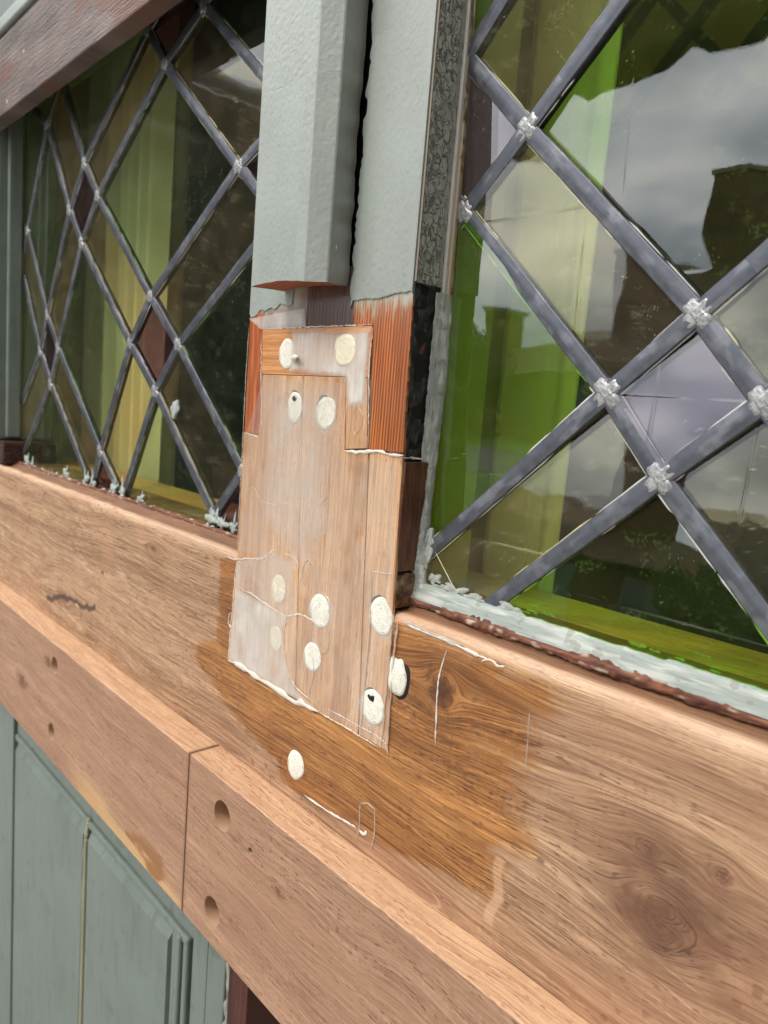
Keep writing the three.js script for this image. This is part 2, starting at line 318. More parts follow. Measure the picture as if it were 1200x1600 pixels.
const BLOCK = [[-299.8, 14.9], [-283, 15.1], [-279.2, -20.4], [-296.2, -22.4]];
const MX = -404, MY = -176, MW = 164, MH = 252;
const mullTex = makeTex(768, 1180, (u, v) => {
  const x = MX + u * MW, y = MY + v * MH;
  let c, h, r = 0.4;
  if (inPoly(x, y, PINE_R)) {
    const st = 0.5 + 0.5 * Math.sin(x * 3.1 + 4.5 * fbm(x / 3.5, y / 160, 5, 2)), f = fbm(x * 2.5, y / 18, 6, 2), am = 0.35 + 0.5 * vn(x / 4, y / 60, 18), t = clamp(0.5 + (st - 0.5) * am * 1.3 + (f - 0.5) * 0.6 + (vn(x / 9, y / 40, 28) - 0.5) * 0.3);
    c = mix3([104, 48, 18], [206, 118, 54], t); h = 0.3 + t * 0.5;
    const top = sst(44, 55, y + (fbm(x / 1.6, y / 9, 8, 3) - 0.5) * 15); c = mix3(c, [160, 166, 156], top * 0.9);
  } else if (inPoly(x, y, DARK_OLD)) {
    const st = 0.5 + 0.5 * Math.sin(x * 2.4), f = fbm(x * 1.5, y / 16, 16, 3);
    c = mix3([62, 44, 42], [112, 86, 80], clamp(f * 0.8 + st * 0.2)); h = f;
    const smear = sst(-336, -350, x) * sst(45, 62, y + (vn(x / 5, y / 5, 3) - 0.5) * 10); c = mix3(c, [178, 184, 176], smear * 0.85);
    c = mix3(c, [176, 160, 148], sst(-334, -345, x) * 0.55);
  } else if (inPoly(x, y, PINE_L)) {
    const f = fbm(x / 2.5, y / 26, 26, 3), g = Math.sin(x * 1.2 + y / 30);
    c = mix3([128, 62, 34], [196, 118, 76], clamp(f + g * 0.12)); h = f; r = 0.22;
    c = mix3(c, [170, 178, 168], sst(47, 58, y + (vn(x / 3, y / 4, 3) - 0.5) * 8));
  } else if (inPoly(x, y, SPLICE)) {
    const a = wood(x, y, { seed: 421, wander: 10, ring: 1.5, dark: [176, 112, 66], light: [232, 178, 124], pore: [140, 76, 36], poreAmt: 0.35 }); c = a.c; h = a.h;
  } else {
    const seed = inPoly(x, y, OAK_1) ? 431 : inPoly(x, y, BLOCK) ? 447 : x > -276 ? 463 : 479;
    const a = wood(y, x, { seed, wander: 4, ring: 1.6, dark: [168, 124, 90], light: [230, 190, 150], pore: [128, 90, 62], poreAmt: 0.45, lines: 0.42 });
    const wet = sst(0.52, 0.66, fbm(x / 22, y / 34, seed + 3, 3)); c = mix3(a.c, [a.c[0] * 0.86, a.c[1] * 0.76, a.c[2] * 0.6], wet * 0.6); h = a.h * 0.6 + 0.2;
    r = mix(0.36, 0.2, wet);
  }
  const n = fbm(x / 18, y / 30, 491, 4); r += (n - 0.5) * 0.3;
  return { c, h, r };
});
const mullMat = phy({ ...mullTex, bumpScale: 0.0003, roughness: 1, clearcoat: 0.55, clearcoatRoughness: 0.16 });
const mull = thing('timber_mullion', 'mullion between the leaded windows, grey paint above, spliced bare wood and resin below', 'window mullion', [-0.325, 0.1, -0.025]);
part('post_core', box(-0.3965, -0.2553, -0.1712, 0.62, -0.0225, -0.0052), darkVoid, mull);
part('inner_post', box(-0.3965, -0.2555, -0.098, 0.62, -0.06, -0.0225), std({ color: rgb(0.72, 0.7, 0.64), roughness: 0.6 }), mull);  // unseen back of the post, made white to bounce light onto the curtain
part('post_core', box(-0.2985, -0.2554, -0.1712, 0.05, -0.0052, -0.0009), darkVoid, mull);
part('resin_bed', slab([[-396, -170.8], [-396, 41], [-297, 41], [-256, 58], [-253.8, -170.8]], -0.0006, 0.003), std({ color: rgb(0.26, 0.17, 0.105), roughness: 0.6 }), mull);
const mp = (name, pts, depth = 0.008, z = 0.0008) => part(name, uvMM(slab(pts, z, depth), MX, MY, MW, MH), mullMat, mull);
mp('old_pine_strip', PINE_R, 0.0014, 0.0003).userData.label = 'striped orange old pine patch at the right edge of the mullion';
mp('old_pine_strip', PINE_L, 0.0075, 0.0002);
mp('old_timber', DARK_OLD, 0.007, 0);
mp('splice_block', SPLICE);
mp('oak_splice', OAK_1); mp('oak_splice', OAK_2); mp('oak_splice', OAK_3, 0.0016, 0.0006); mp('oak_splice', BLOCK, 0.008, 0.001);
{ // painted face right of the cover strip, its left edge torn along the gap; a feathered brushed lower edge
  const L = [], B = [], r = rng(12);
  for (let y = 620; y > 50; y -= 2.2) L.push([-300.6 + (fbm(y / 14, 2, 77, 2) - 0.5) * 3.6 + (vn(y / 5, 4, 79) > 0.7 ? 1.1 : 0) + (r() - 0.5) * 1.1, y]);
  for (let x = -299; x < -256; x += 1.7) B.push([x, 53.6 + 4 * (fbm(x / 10, 4, 33, 2) - 0.5) + (r() - 0.5) * 0.5 + (x + 299) * 0.07]);
  part('painted_face', uvBox(slab([...L, ...B, [-255.7, 55.5], [-255.7, 620]], 0.0012, 0.005, 0.0004), 0.18), paintMat, mull);
  const S = [[-397.2, 620], [-397.2, 51]];
  for (let x = -395; x < -352; x += 3) S.push([x, 50 + (x + 397) * 0.14 + 4 * (vn(x / 5, 3, 6) - 0.5)]);
  S.push([-352, 70], [-352, 620]);
  part('painted_face', uvBox(slab(S, 0.0007, 0.004, 0.0003), 0.18), paintMat, mull);
}
{ // reveal on the right: crackled paint down to a break, then black, then brown wood and a small block
  const g = grid(8, 220, (u, v) => { const y = 0.0605 + v * 0.56, z = 0.0006 - u * 0.0205; return [-0.2535 + (fbm(u * 4, y * 260, 15, 3) - 0.5) * 0.0012 * Math.min(1, u * 6) - (u > 0.78 ? 0.0008 : 0), y, z]; });
  const uv = g.attributes.uv; for (let i = 0; i < uv.count; i++) uv.setXY(i, uv.getX(i), uv.getY(i) * 9);
  crackPaint.map.wrapT = crackPaint.bumpMap.wrapT = crackPaint.roughnessMap.wrapT = THREE.MirroredRepeatWrapping;
  const under = std({ color: rgb(0.22, 0.19, 0.15), roughness: 0.9 });
  part('paint_layer', mergeGeometries([g, grid(8, 1, (u, v) => [-0.2535 - v * 0.002, 0.0605 + 0.0006 * Math.sin(u * 9), 0.0006 - u * 0.0205])]), crackPaint, mull);
  part('paint_backing', box(-0.2554, -0.2542, 0.0611, 0.62, -0.0205, 0.0004), under, mull);
  const blk = std({ ...makeTex(256, 512, (u, v) => { const n = fbm(u * 7, v * 22, 133, 4), red = sst(0.6, 0.72, fbm(u * 5, v * 9, 139, 3)); return { c: mix3(mix3([36, 41, 42], [92, 101, 97], clamp((n - 0.35) * 1.6)), [112, 54, 34], red * 0.75), h: n, r: 0.55 }; }), bumpScale: 0.0016, roughness: 1 });
  part('bare_reveal', uvMM(grid(10, 40, (u, v) => { const y = -0.024 + v * 0.0845, z = -0.0002 - u * 0.0212; return [-0.2552 + (fbm(u * 3, v * 11, 143, 3) - 0.5) * 0.0022, y, z]; }), 0, 0, 1, 1), blk, mull);
  { const m = mull.children[mull.children.length - 1].geometry, uv2 = m.attributes.uv; for (let j = 0, k = 0; j <= 40; j++) for (let i = 0; i <= 10; i++, k++) uv2.setXY(k, i / 10, j / 40); }
  const brown = std({ ...makeTex(128, 256, (u, v) => { const n = fbm(u * 14, v * 5, 153, 4); return { c: mix3([70, 42, 28], [122, 82, 60], n), h: n, r: 0.5 }; }), bumpScale: 0.0005, roughness: 1 });
  part('brown_reveal', box(-0.2556, -0.2516, -0.0795, -0.0245, -0.021, -0.0006, 0.0003), brown, mull);
  part('reveal_block', box(-0.2556, -0.2508, -0.098, -0.0812, -0.0205, -0.0006, 0.0006), std({ ...makeTex(128, 128, (u, v) => { const n = fbm(u * 5, v * 5, 163, 4); return { c: mix3([74, 48, 28], [168, 142, 104], clamp((n - 0.35) * 1.8)), h: n, r: 0.35 }; }), bumpScale: 0.001, roughness: 1 }), mull);
  part('resin_ridge', bead([[-252.6, -80.4, 0], [-252.4, -80.8, -8], [-252.6, -80.2, -19]], 0.9, 15), resinClear, mull);
  part('resin_ridge', bead([[-253, -22.6, 1], [-253, -22.4, -6], [-253.2, -22.8, -14]], 1.1, 16), resinWhite, mull);
}
// milky resin skins, raised resin edges, plugs of filler
function film(pts, op, seed, z = 0.0011, soft = 0) {
  const [x0, x1] = [Math.min(...pts.map((p) => p[0])), Math.max(...pts.map((p) => p[0]))], [y0, y1] = [Math.min(...pts.map((p) => p[1])), Math.max(...pts.map((p) => p[1]))];
  const w = 192, h = 256, d = new Uint8Array(w * h * 4);
  for (let j = 0; j < h; j++) for (let i = 0; i < w; i++) {
    const x = x0 + (i + 0.5) / w * (x1 - x0), y = y0 + (j + 0.5) / h * (y1 - y0), e0 = edgeDist(x, y, pts), e = sst(0, 3, e0), fade = soft ? sst(0, soft, e0 + (fbm(x / 6, y / 14, seed + 4, 2) - 0.5) * soft * 0.5) : 1, n = fbm(x / 12, y / 16, seed, 4), s = fbm(x / 1.2, y / 30, seed + 2, 2);
    const a = clamp(op * (0.55 + 0.9 * (n - 0.2) + 0.3 * (s - 0.5)) * (0.75 + 0.25 * e) * fade); for (let k = 0; k < 3; k++) d[(j * w + i) * 4 + k] = a * 255; d[(j * w + i) * 4 + 3] = 255;
  }
  const t = new THREE.DataTexture(d, w, h); t.magFilter = THREE.LinearFilter; t.needsUpdate = true;
  const m = phy({ color: rgb(0.72, 0.68, 0.63), roughness: 0.3, clearcoat: 0.8, clearcoatRoughness: 0.12, transparent: true, alphaMap: t });
  return part('resin_film', uvMM(new THREE.ShapeGeometry(shapeOf(pts)).translate(0, 0, z), x0, y0, x1 - x0, y1 - y0), m, mull);
}
film([[-396.2, -104.7], [-381, -99.4], [-358.6, -90.8], [-351.1, -91.2], [-335.4, -92.6], [-330.8, -122.1], [-339.9, -127.7], [-358.5, -123.5], [-394.6, -121.2]], 0.42, 511);
film([[-394.5, -121.6], [-358.4, -123.8], [-337.6, -124.7], [-340.4, -134.5], [-337.7, -147.5], [-331.2, -159.3], [-323.5, -165.7], [-302.7, -171], [-328.6, -171], [-367.7, -170.5], [-399, -171]], 0.68, 521, 0.0012);
film([[-340, 41.2], [-281.8, 41.1], [-282.1, 14.7], [-281.2, -0.8], [-296.9, -1.7], [-301.2, 13.2], [-326.2, 14.2], [-352, 16], [-352, 41.2]], 0.85, 531, 0.0014, 5);
film([[-396.4, 48], [-340, 52], [-338.1, 41.8], [-383, 41.5]], 0.75, 541, 0.0012);
for (const [x, y, a, b, i] of [[-306, -113, 14, 11, 1], [-257, -106, 9, 14, 2], [-259, -153, 12, 12, 3], [-316, -6, 13, 12, 4], [-312, -142, 11, 13, 5]]) film(Array.from({ length: 12 }, (_, k) => [x + Math.cos(k / 12 * 6.283) * a * (0.75 + 0.5 * hash(k, i, 7)), y + Math.sin(k / 12 * 6.283) * b * (0.75 + 0.5 * hash(k, i, 8))]), 0.5, 560 + i, 0.0009, 5);
film([[-396, -24], [-378, 14], [-300, 14], [-297, -24], [-277, -24], [-254, -24], [-247, -171], [-300, -171], [-335, -160], [-340, -128], [-330, -95], [-395, -98]], 0.2, 557, 0.00105, 3);
film([[-378, 14.4], [-302, 14.4], [-298, -70], [-330, -96], [-378, -80]], 0.42, 551, 0.0013, 22);
const ridges = [
  [[[-394.6, -120.8], [-376.5, -121], [-358.5, -123.5], [-338.2, -124.9], [-326, -120.8], [-316.8, -120.6], [-307.8, -121.5], [-300.6, -114.8], [-301.1, -105.1], [-307.1, -102.9]], 0.75],
  [[[-412.9, -104.3], [-395.7, -102.9], [-381, -99], [-368.3, -96.8], [-358.6, -90.4], [-353.4, -87.8]], 0.75],
  [[[-345, -89], [-338, -88.5], [-331, -91.5], [-329.5, -95]], 0.45],
  [[[-336.3, -124.8], [-339.8, -134.3], [-338.3, -147.7], [-333.4, -157.3], [-324.2, -164.4], [-308.6, -167]], 0.6],
  [[[-399.7, -171.5], [-367.7, -170.9], [-328.6, -171.4], [-302.7, -171.5]], 2.4],
  [[[-302.7, -171.5], [-285, -171.2], [-269, -171.3], [-250.8, -171.4]], 0.6],
  [[[-295.2, -166.7], [-269.6, -166.2], [-247, -167.7], [-245, -172.4]], 0.5],
  [[[-399.8, -171], [-397.6, -135], [-396, -104]], 0.7],
  [[[-296.9, -23.6], [-286.5, -23.2], [-276.7, -21.6], [-264.7, -21.7], [-252.4, -21.4]], 1.3],
  [[[-281.8, 41], [-282.3, 24.9], [-280.2, -0.7], [-278.4, -20.1]], 0.55],
  [[[-381.5, 41.6], [-338, 41.7], [-281.8, 41.6]], 0.5],
  [[[-382.6, 38.8], [-380.1, 14.8], [-378.3, -21.6], [-389, -22], [-396, -21.4]], 0.55],
  [[[-373.4, -61.3], [-358.3, -61.4], [-348.7, -58.8], [-337.8, -59.1]], 0.4],
  [[[-390, -60], [-383, -54], [-377, -57], [-373.4, -61.3], [-374, -75]], 0.3],
  [[[-267.9, -82.6], [-252.9, -80.6]], 0.4],
  [[[-396.6, 44], [-396.9, 10], [-396.4, -60], [-396, -98]], 0.35],
];
ridges.forEach(([p, r], i) => part('resin_ridge', bead(p.map((q) => [q[0], q[1], 0.9]), r * (r > 1 ? 0.72 : 0.6), 600 + i, { rough: 1.0, flat: 0.6, jitter: 0.9 }), resinWhite, mull));
const clearRidges = [
  [[[-246.1, -102.1], [-246.9, -132.9], [-245.9, -172.1]], 0.7], [[[-250.1, -107.2], [-249.8, -140.7], [-250.3, -171.9]], 0.7],
  [[[-339.6, 60.3], [-337.4, 24.6], [-337, -11.1], [-335.2, -54.9]], 0.35], [[[-267.9, -82.6], [-266, -115.1], [-266.4, -150], [-266.4, -171]], 0.5],
  [[[-311.3, -65.7], [-313.7, -55.4], [-307.6, -49.1]], 0.4], [[[-303, -118], [-298, -126], [-299, -134], [-304, -138]], 0.4], [[[-322, -104], [-326, -97], [-322, -88], [-314, -90]], 0.4],
  [[[-311, -140], [-309, -150], [-312, -165]], 0.4], [[[-290, 2], [-284, -6], [-289, -14], [-293, -8], [-290, 2]], 0.45],
];
clearRidges.forEach(([p, r], i) => part('resin_ridge', bead(p.map((q) => [q[0], q[1], 0.95]), r, 650 + i, { rough: 0.6 }), resinClear, mull));
const plugs = [[-354.9, 27, 7.6, 8.6, 0.5], [-302.5, 28.8, 8.6, 8.6, 0.5], [-342.8, -2.8, 7.2, 8.6, 0.1], [-315, -4.4, 8.4, 9, 0.3], [-348.3, -111, 7.4, 8.4, 0.25], [-308.1, -113.9, 9, 9.4, 0.3], [-258.5, -103.8, 8.6, 9.4, 0.5], [-347.6, -141.4, 6.6, 8, 0.2], [-311.5, -141.7, 7.8, 8.6, 0.3], [-259, -152.6, 8.4, 9, 0.25]];
plugs.forEach(([x, y, rx, ry, d], i) => {
  const p = part('filler_plug', disc(x, y, [0, 2].includes(i) ? 1.1 : i === 1 ? 1.45 : 0.98, rx, ry, d * 0.4, 700 + i, [0.06, 0.1, 0.14, 0.08][i % 4]), [fillerMat, fillerPale, fillerMat][i % 3], mull);
  if ([2, 3, 6, 9].includes(i)) { const q = disc(x - 2.2, y + 3.2, 0.85, rx * 0.7, ry * 0.75, 0.1, 720 + i, 0.1, 3); part('plug_gap', q, darkVoid, mull, p); }
  if (i === 2 || i === 9) { const q = disc(x - 1.6, y + 4.6, 1.25, 2.4, 1.7, 0.1, 730 + i, 0.5, 3); part('air_hole', q, darkVoid, mull, p); }
});
part('filler_drip', bead([[-351, 25, 1.6], [-346, 24.5, 2.6], [-341.5, 25, 4], [-337.5, 24.6, 5.5]], 2.1, 741, { taper: 0.6, flat: 0.9, rough: 0.25 }), fillerMat, mull);
{ // filler and resin on the rail itself
  part('filler_plug', disc(-321, -211.2, 0.1, 7.6, 8.8, 0.5, 751), fillerMat, rail);
  const lump = part('filler_plug', disc(-244.8, -130.5, 0.3, 6.2, 10, 1.0, 752, 0.3), fillerMat, rail);
  part('dark_hole', disc(-241.5, -131.5, 0.12, 6.2, 9.6, 0.12, 753, 0.35, 3), darkVoid, rail, lump);
  const rr = [[[[-213.6, -108], [-216.6, -122.7], [-215.9, -141.5], [-214.9, -155.6]], 0.5, 0], [[[-165, -119.4], [-163.6, -144.5]], 0.35, 1], [[[-311.2, -225.6], [-290.2, -225.1], [-273.5, -223.4], [-264.4, -222.9]], 0.6, 0],
    [[[-263.1, -207.9], [-262.1, -220.3], [-263.5, -230.6]], 0.6, 1], [[[-251.7, -205], [-250.2, -217.9], [-251.8, -229.6]], 0.7, 1], [[[-263, -207.9], [-257, -205.5], [-251.7, -206]], 0.5, 1], [[[-262, -222.5], [-258, -223.5], [-256.5, -220.5]], 0.9, 0],
    [[[-244, -102.6], [-228, -103.4], [-213, -103.6], [-198, -104.6], [-189, -105]], 0.8, 0], [[[-243.6, -102], [-225, -102.4], [-205, -103]], 0.8, 1], [[[-193, -107], [-188, -104.5], [-184, -106], [-180, -105]], 0.5, 0], [[[-397, -150], [-402, -148], [-402, -141], [-397, -139]], 0.4, 0]];
  rr.forEach(([p, r, clear], i) => part('resin_ridge', bead(p.map((q) => [q[0], q[1], 0.1]), r, 760 + i, { rough: 0.7 }), clear ? resinClear : resinWhite, rail));
}

// ------------------------------------------------------------------ the cover strip on the mullion
{
  const t = thing('cover_strip', 'grey-green painted chamfered cover strip sawn off above the bare part of the mullion', 'trim strip', [-0.333, 0.06, 0.012]);
  const P = [[-360.8, 0.9], [-360.8, 23], [-359.8, 24], [-312.3, 24], [-311.3, 23.8], [-302.2, 16.8], [-301.7, 16], [-304.3, 0.9]], T = 0.62, N = 220;
  const bot = (x, z) => 0.0612 + 0.0011 * Math.sin((x + 0.361) * 70) + (0.024 - z) * 0.05 + (fbm(x * 300, z * 300, 801, 2) - 0.5) * 0.0008;
  const strips = [];
  for (let k = 0; k < P.length - 1; k++) {
    const nu = k === 2 ? 10 : 2;
    strips.push(grid(nu, N, (u, v) => { const x = mix(P[k][0], P[k + 1][0], u) / 1000, z = mix(P[k][1], P[k + 1][1], u) / 1000, b = bot(x, z), y = mix(b, T, v), rag = (k === 6 && u > 0.4) ? (fbm(y * 120, 1, 811, 3) - 0.5) * 0.003 : 0; return [x + rag, y, z]; }));
  }
  part('strip_body', uvBox(mergeGeometries(strips), 0.16), paintMat, t);
  const raw = std({ ...makeTex(128, 64, (u, v) => { const n = fbm(u * 8, v * 30, 821, 3); return { c: mix3([120, 58, 30], [190, 110, 68], n), h: n }; }), bumpScale: 0.0005, roughness: 0.8 });
  part('sawn_end', grid(12, 6, (u, v) => { const z = mix(0.0012, 0.0237, v), x = mix(-0.3606, v < 0.6 ? -0.3047 : mix(-0.3047, -0.3118, (v - 0.6) / 0.4), u); return [x, bot(x, z) + 0.0002, z]; }), raw, t);
  part('paint_flake', bead([[-304, 84, 12], [-303, 79, 11.5], [-304.2, 75, 11], [-304.6, 70, 10]], 1.3, 831, { taper: 0.4 }), std({ color: rgb(0.6, 0.62, 0.58), roughness: 0.6 }), t);
  part('paint_dent', box(-0.3052, -0.3042, 0.152, 0.176, 0.006, 0.011, 0.0004), paintMat, t);
}

// ------------------------------------------------------------------ leaded windows
const GLASS = { green: [0.72, 0.85, 0.55], amber: [0.92, 0.80, 0.46], purple: [0.30, 0.15, 0.18] }, GLASS_R = { green: [0.60, 0.93, 0.24], amber: [0.96, 0.90, 0.55], purple: [0.52, 0.40, 0.53] };
const dust = (() => {
  const w = 512, h = 512, d = new Uint8Array(w * h * 4);
  for (let j = 0; j < h; j++) for (let i = 0; i < w; i++) {
    const n = fbm(i / 60, j / 60, 901, 4), sp = sst(0.93, 0.97, vn(i / 1.6, j / 1.6, 907)) * sst(0.4, 0.7, n), sm = sst(0.60, 0.78, fbm(i / 30, j / 22, 911, 4)) * sst(0.5, 0.7, vn(i / 3, j / 3, 913));
    const t = 1 - clamp(0.006 + 0.014 * n + sp * 0.35 + sm * 0.035), o = (j * w + i) * 4; d[o] = d[o + 1] = d[o + 2] = t * 255; d[o + 3] = 255;
  }
  const t = new THREE.DataTexture(d, w, h); t.magFilter = THREE.LinearFilter; t.wrapS = t.wrapT = THREE.RepeatWrapping; t.needsUpdate = true; return t;
})();
const ripple = makeTex(256, 256, (u, v) => ({ c: [0, 0, 0], h: fbm(u * 5, v * 4, 921, 2) }), THREE.RepeatWrapping).bumpMap;
const glassBack = phy({ color: rgb(1, 1, 1), transmission: 1, thickness: 0, roughness: 0, ior: 1.02 });      // colour and shine sit on the outer face
const glassMat = (c, ior) => phy({ color: rgb(...c), transmission: 1, thickness: 0, roughness: 0, ior, transmissionMap: dust, bumpMap: ripple, bumpScale: 0.00022 });
function clip(poly, x0, x1, y0, y1) {
  for (const [ax, lim, s] of [[0, x0, 1], [0, x1, -1], [1, y0, 1], [1, y1, -1]]) {
    const out = [];
    for (let i = 0; i < poly.length; i++) {
      const a = poly[i], b = poly[(i + 1) % poly.length], da = (a[ax] - lim) * s, db = (b[ax] - lim) * s;
      if (da >= 0) out.push(a);
      if (da * db < 0) { const t = da / (da - db); out.push([a[0] + (b[0] - a[0]) * t, a[1] + (b[1] - a[1]) * t]); }
    }
    poly = out;
  }
  return poly;
}
function leaded(root, A, B, rect, zf, tones, tilts, seed, lw, ior) {
  const mats = { green: [glassMat(tones.green, ior), glassBack] }, both = (c, n) => { const m = glassMat(c.map(Math.sqrt), n); return [m, m]; };      // amber and purple are coloured right through
  mats.amber = both(tones.amber, 1 + (ior - 1) * 0.66); mats.purple = both(tones.purple, 1 + (ior - 1) * 0.9);
  const r = rng(seed);
  const far = (list, d) => [{ p: [list[0].p[0] - d[0], list[0].p[1] - d[1]], v: 1 }, ...list, { p: [list[list.length - 1].p[0] + d[0], list[list.length - 1].p[1] + d[1]], v: 1 }];
  const a = far(A, [-0.25, -0.23]), b = far(B, [0.25, -0.23]);            // outer cells end far outside and are cut by the rebate
  const node = (i, j) => [a[i].p[0] + b[j].p[0], a[i].p[1] + b[j].p[1]];
  const gap = (l, i) => (l[i].v || l[i + 1].v) ? 1 : Math.hypot(l[i].p[0] - l[i + 1].p[0], l[i].p[1] - l[i + 1].p[1]);
  for (let i = 0; i < a.length - 1; i++) for (let j = 0; j < b.length - 1; j++) {
    const poly = clip([node(i, j), node(i, j + 1), node(i + 1, j + 1), node(i + 1, j)], ...rect);
    if (poly.length < 3) continue;
    let cx = 0, cy = 0; for (const p of poly) { cx += p[0] / poly.length; cy += p[1] / poly.length; }
    const size = Math.max(...poly.map((p) => Math.hypot(p[0] - cx, p[1] - cy))); if (size < 0.004) continue;
    const small = (gap(a, i) < 0.075) + (gap(b, j) < 0.075), tone = ['green', 'amber', 'purple'][small];
    const e = 0.001, sx = (zf(cx + e, cy) - zf(cx - e, cy)) / (2 * e), sy = (zf(cx, cy + e) - zf(cx, cy - e)) / (2 * e);
    const key = a[i].n + b[j].n, tl = tilts[key] ?? [(r() - 0.5) * 0.5, (r() - 0.5) * 0.5];
    const gx = sx + Math.tan(tl[0] * Math.PI / 180), gy = sy + Math.tan(tl[1] * Math.PI / 180);
    const ins = poly.map((p) => { const d = Math.hypot(p[0] - cx, p[1] - cy), k = Math.max(0.2, 1 - (small === 2 ? 0.0035 : 0.0012) / d); return [cx + (p[0] - cx) * k, cy + (p[1] - cy) * k]; });
    const sh = new THREE.Shape(ins.map((p) => new THREE.Vector2(...p))), g = new THREE.ExtrudeGeometry(sh, { depth: 0.0026, bevelEnabled: false }), q = g.attributes.position, z0 = zf(cx, cy) - (small === 2 ? 0.002 : 0.0015), du = r(), dv = r();
    for (let k = 0; k < q.count; k++) q.setZ(k, q.getZ(k) + z0 + gx * (q.getX(k) - cx) + gy * (q.getY(k) - cy));
    g.computeVertexNormals();
    const uv = g.attributes.uv; for (let k = 0; k < uv.count; k++) uv.setXY(k, q.getX(k) / 0.16 + du, q.getY(k) / 0.16 + dv);
    const nv = q.count / 3, fr = [], bk = [], nn = g.attributes.normal;
    for (let k = 0; k < nv; k++) (nn.getZ(k * 3) > 0.5 ? fr : bk).push(k * 3, k * 3 + 1, k * 3 + 2);
    g.setIndex([...fr, ...bk]); g.clearGroups(); g.addGroup(0, fr.length, 0); g.addGroup(fr.length, bk.length, 1);
    part('pane', g, mats[tone], root);
  }
  // cames: a rounded bar along every line, front and back, cut at the rebate; solder on each crossing
  const prof = [[-1, -0.2], [-1, 0.35], [-0.93, 0.6], [-0.85, 0.7], [-0.34, 0.78], [-0.26, 0.92], [0.26, 0.92], [0.34, 0.78], [0.85, 0.7], [0.93, 0.6], [1, 0.35], [1, -0.2], [0.9, -1], [-0.9, -1], [-1, -0.2]];
  const inside = (p) => p[0] > rect[0] && p[0] < rect[1] && p[1] > rect[2] && p[1] < rect[3];
  const came = (P, Q, dz) => {
    const d = [Q[0] - P[0], Q[1] - P[1]], L = Math.hypot(...d); let t0 = 0, t1 = 1;
    for (const [ax, lo, hi] of [[0, rect[0], rect[1]], [1, rect[2], rect[3]]]) { const ta = (lo - P[ax]) / d[ax], tb = (hi - P[ax]) / d[ax]; t0 = Math.max(t0, Math.min(ta, tb)); t1 = Math.min(t1, Math.max(ta, tb)); }
    if (t1 - t0 < 0.01) return;
    const nx = -d[1] / L, ny = d[0] / L, n = Math.max(4, Math.round((t1 - t0) * L / 0.006)), s = Math.floor(r() * 1000);
    const g = grid(n, prof.length - 1, (u, v) => { const k = Math.round(v * (prof.length - 1)), t = mix(t0, t1, u), w = lw / 2 * (1 + (fbm(u * n / 2.5, 2, s, 2) - 0.5) * 0.12), o = prof[k][0] * w + (fbm(u * n / 7, 5, s, 2) - 0.5) * 0.0009, x = P[0] + d[0] * t + nx * o, y = P[1] + d[1] * t + ny * o; return [x, y, zf(x, y) + dz + (prof[k][1] < -0.5 ? -0.0035 : 0.0006 + prof[k][1] * 0.0014)]; });
    const uv = g.attributes.uv; for (let k = 0; k < uv.count; k++) uv.setXY(k, uv.getX(k) * (t1 - t0) * L / 0.1, uv.getY(k) * 0.16 + s * 0.13);
    const m = part('lead_came', g, leadMat, root);
    const ribs = [];
    for (const sd of [-1, 1]) { let u = r() * 0.03; while (u < 1) { const len = (0.006 + r() * 0.03) / ((t1 - t0) * L), v = Math.min(1, u + len); if (r() < 0.6 && v - u > 0.004) { const o = sd * (lw / 2 + 0.0003), pt = (q) => { const t = mix(t0, t1, q), x = P[0] + d[0] * t + nx * o, y = P[1] + d[1] * t + ny * o; return [x * 1000, y * 1000, (zf(x, y) + dz + 0.0004) * 1000]; }; ribs.push(bead([pt(u), pt((u + v) / 2), pt(v)], 0.45, s + ribs.length, { ring: 4, seg: 5, rough: 0.8 })); } u = v + r() * 0.02; } }
    if (ribs.length) part('cement_line', mergeGeometries(ribs), cementMat, root, m).userData.kind = 'stuff';
  };
  const E = 0.3, ext = (p, d, k) => [p[0] + d[0] * k, p[1] + d[1] * k];
  for (let i = 1; i < a.length - 1; i++) { const pts = []; for (let j = 1; j < b.length - 1; j++) pts.push(node(i, j)); pts.unshift(ext(pts[0], [-0.72, 0.69], E)); pts.push(ext(pts[pts.length - 1], [0.72, -0.69], E)); lineOf(pts, 0); }
  for (let j = 1; j < b.length - 1; j++) { const pts = []; for (let i = 1; i < a.length - 1; i++) pts.push(node(i, j)); pts.unshift(ext(pts[0], [0.72, 0.69], E)); pts.push(ext(pts[pts.length - 1], [-0.72, -0.69], E)); lineOf(pts, 0.00025); }
  function lineOf(pts, dz) { for (let k = 0; k < pts.length - 1; k++) came(pts[k], pts[k + 1], dz); }
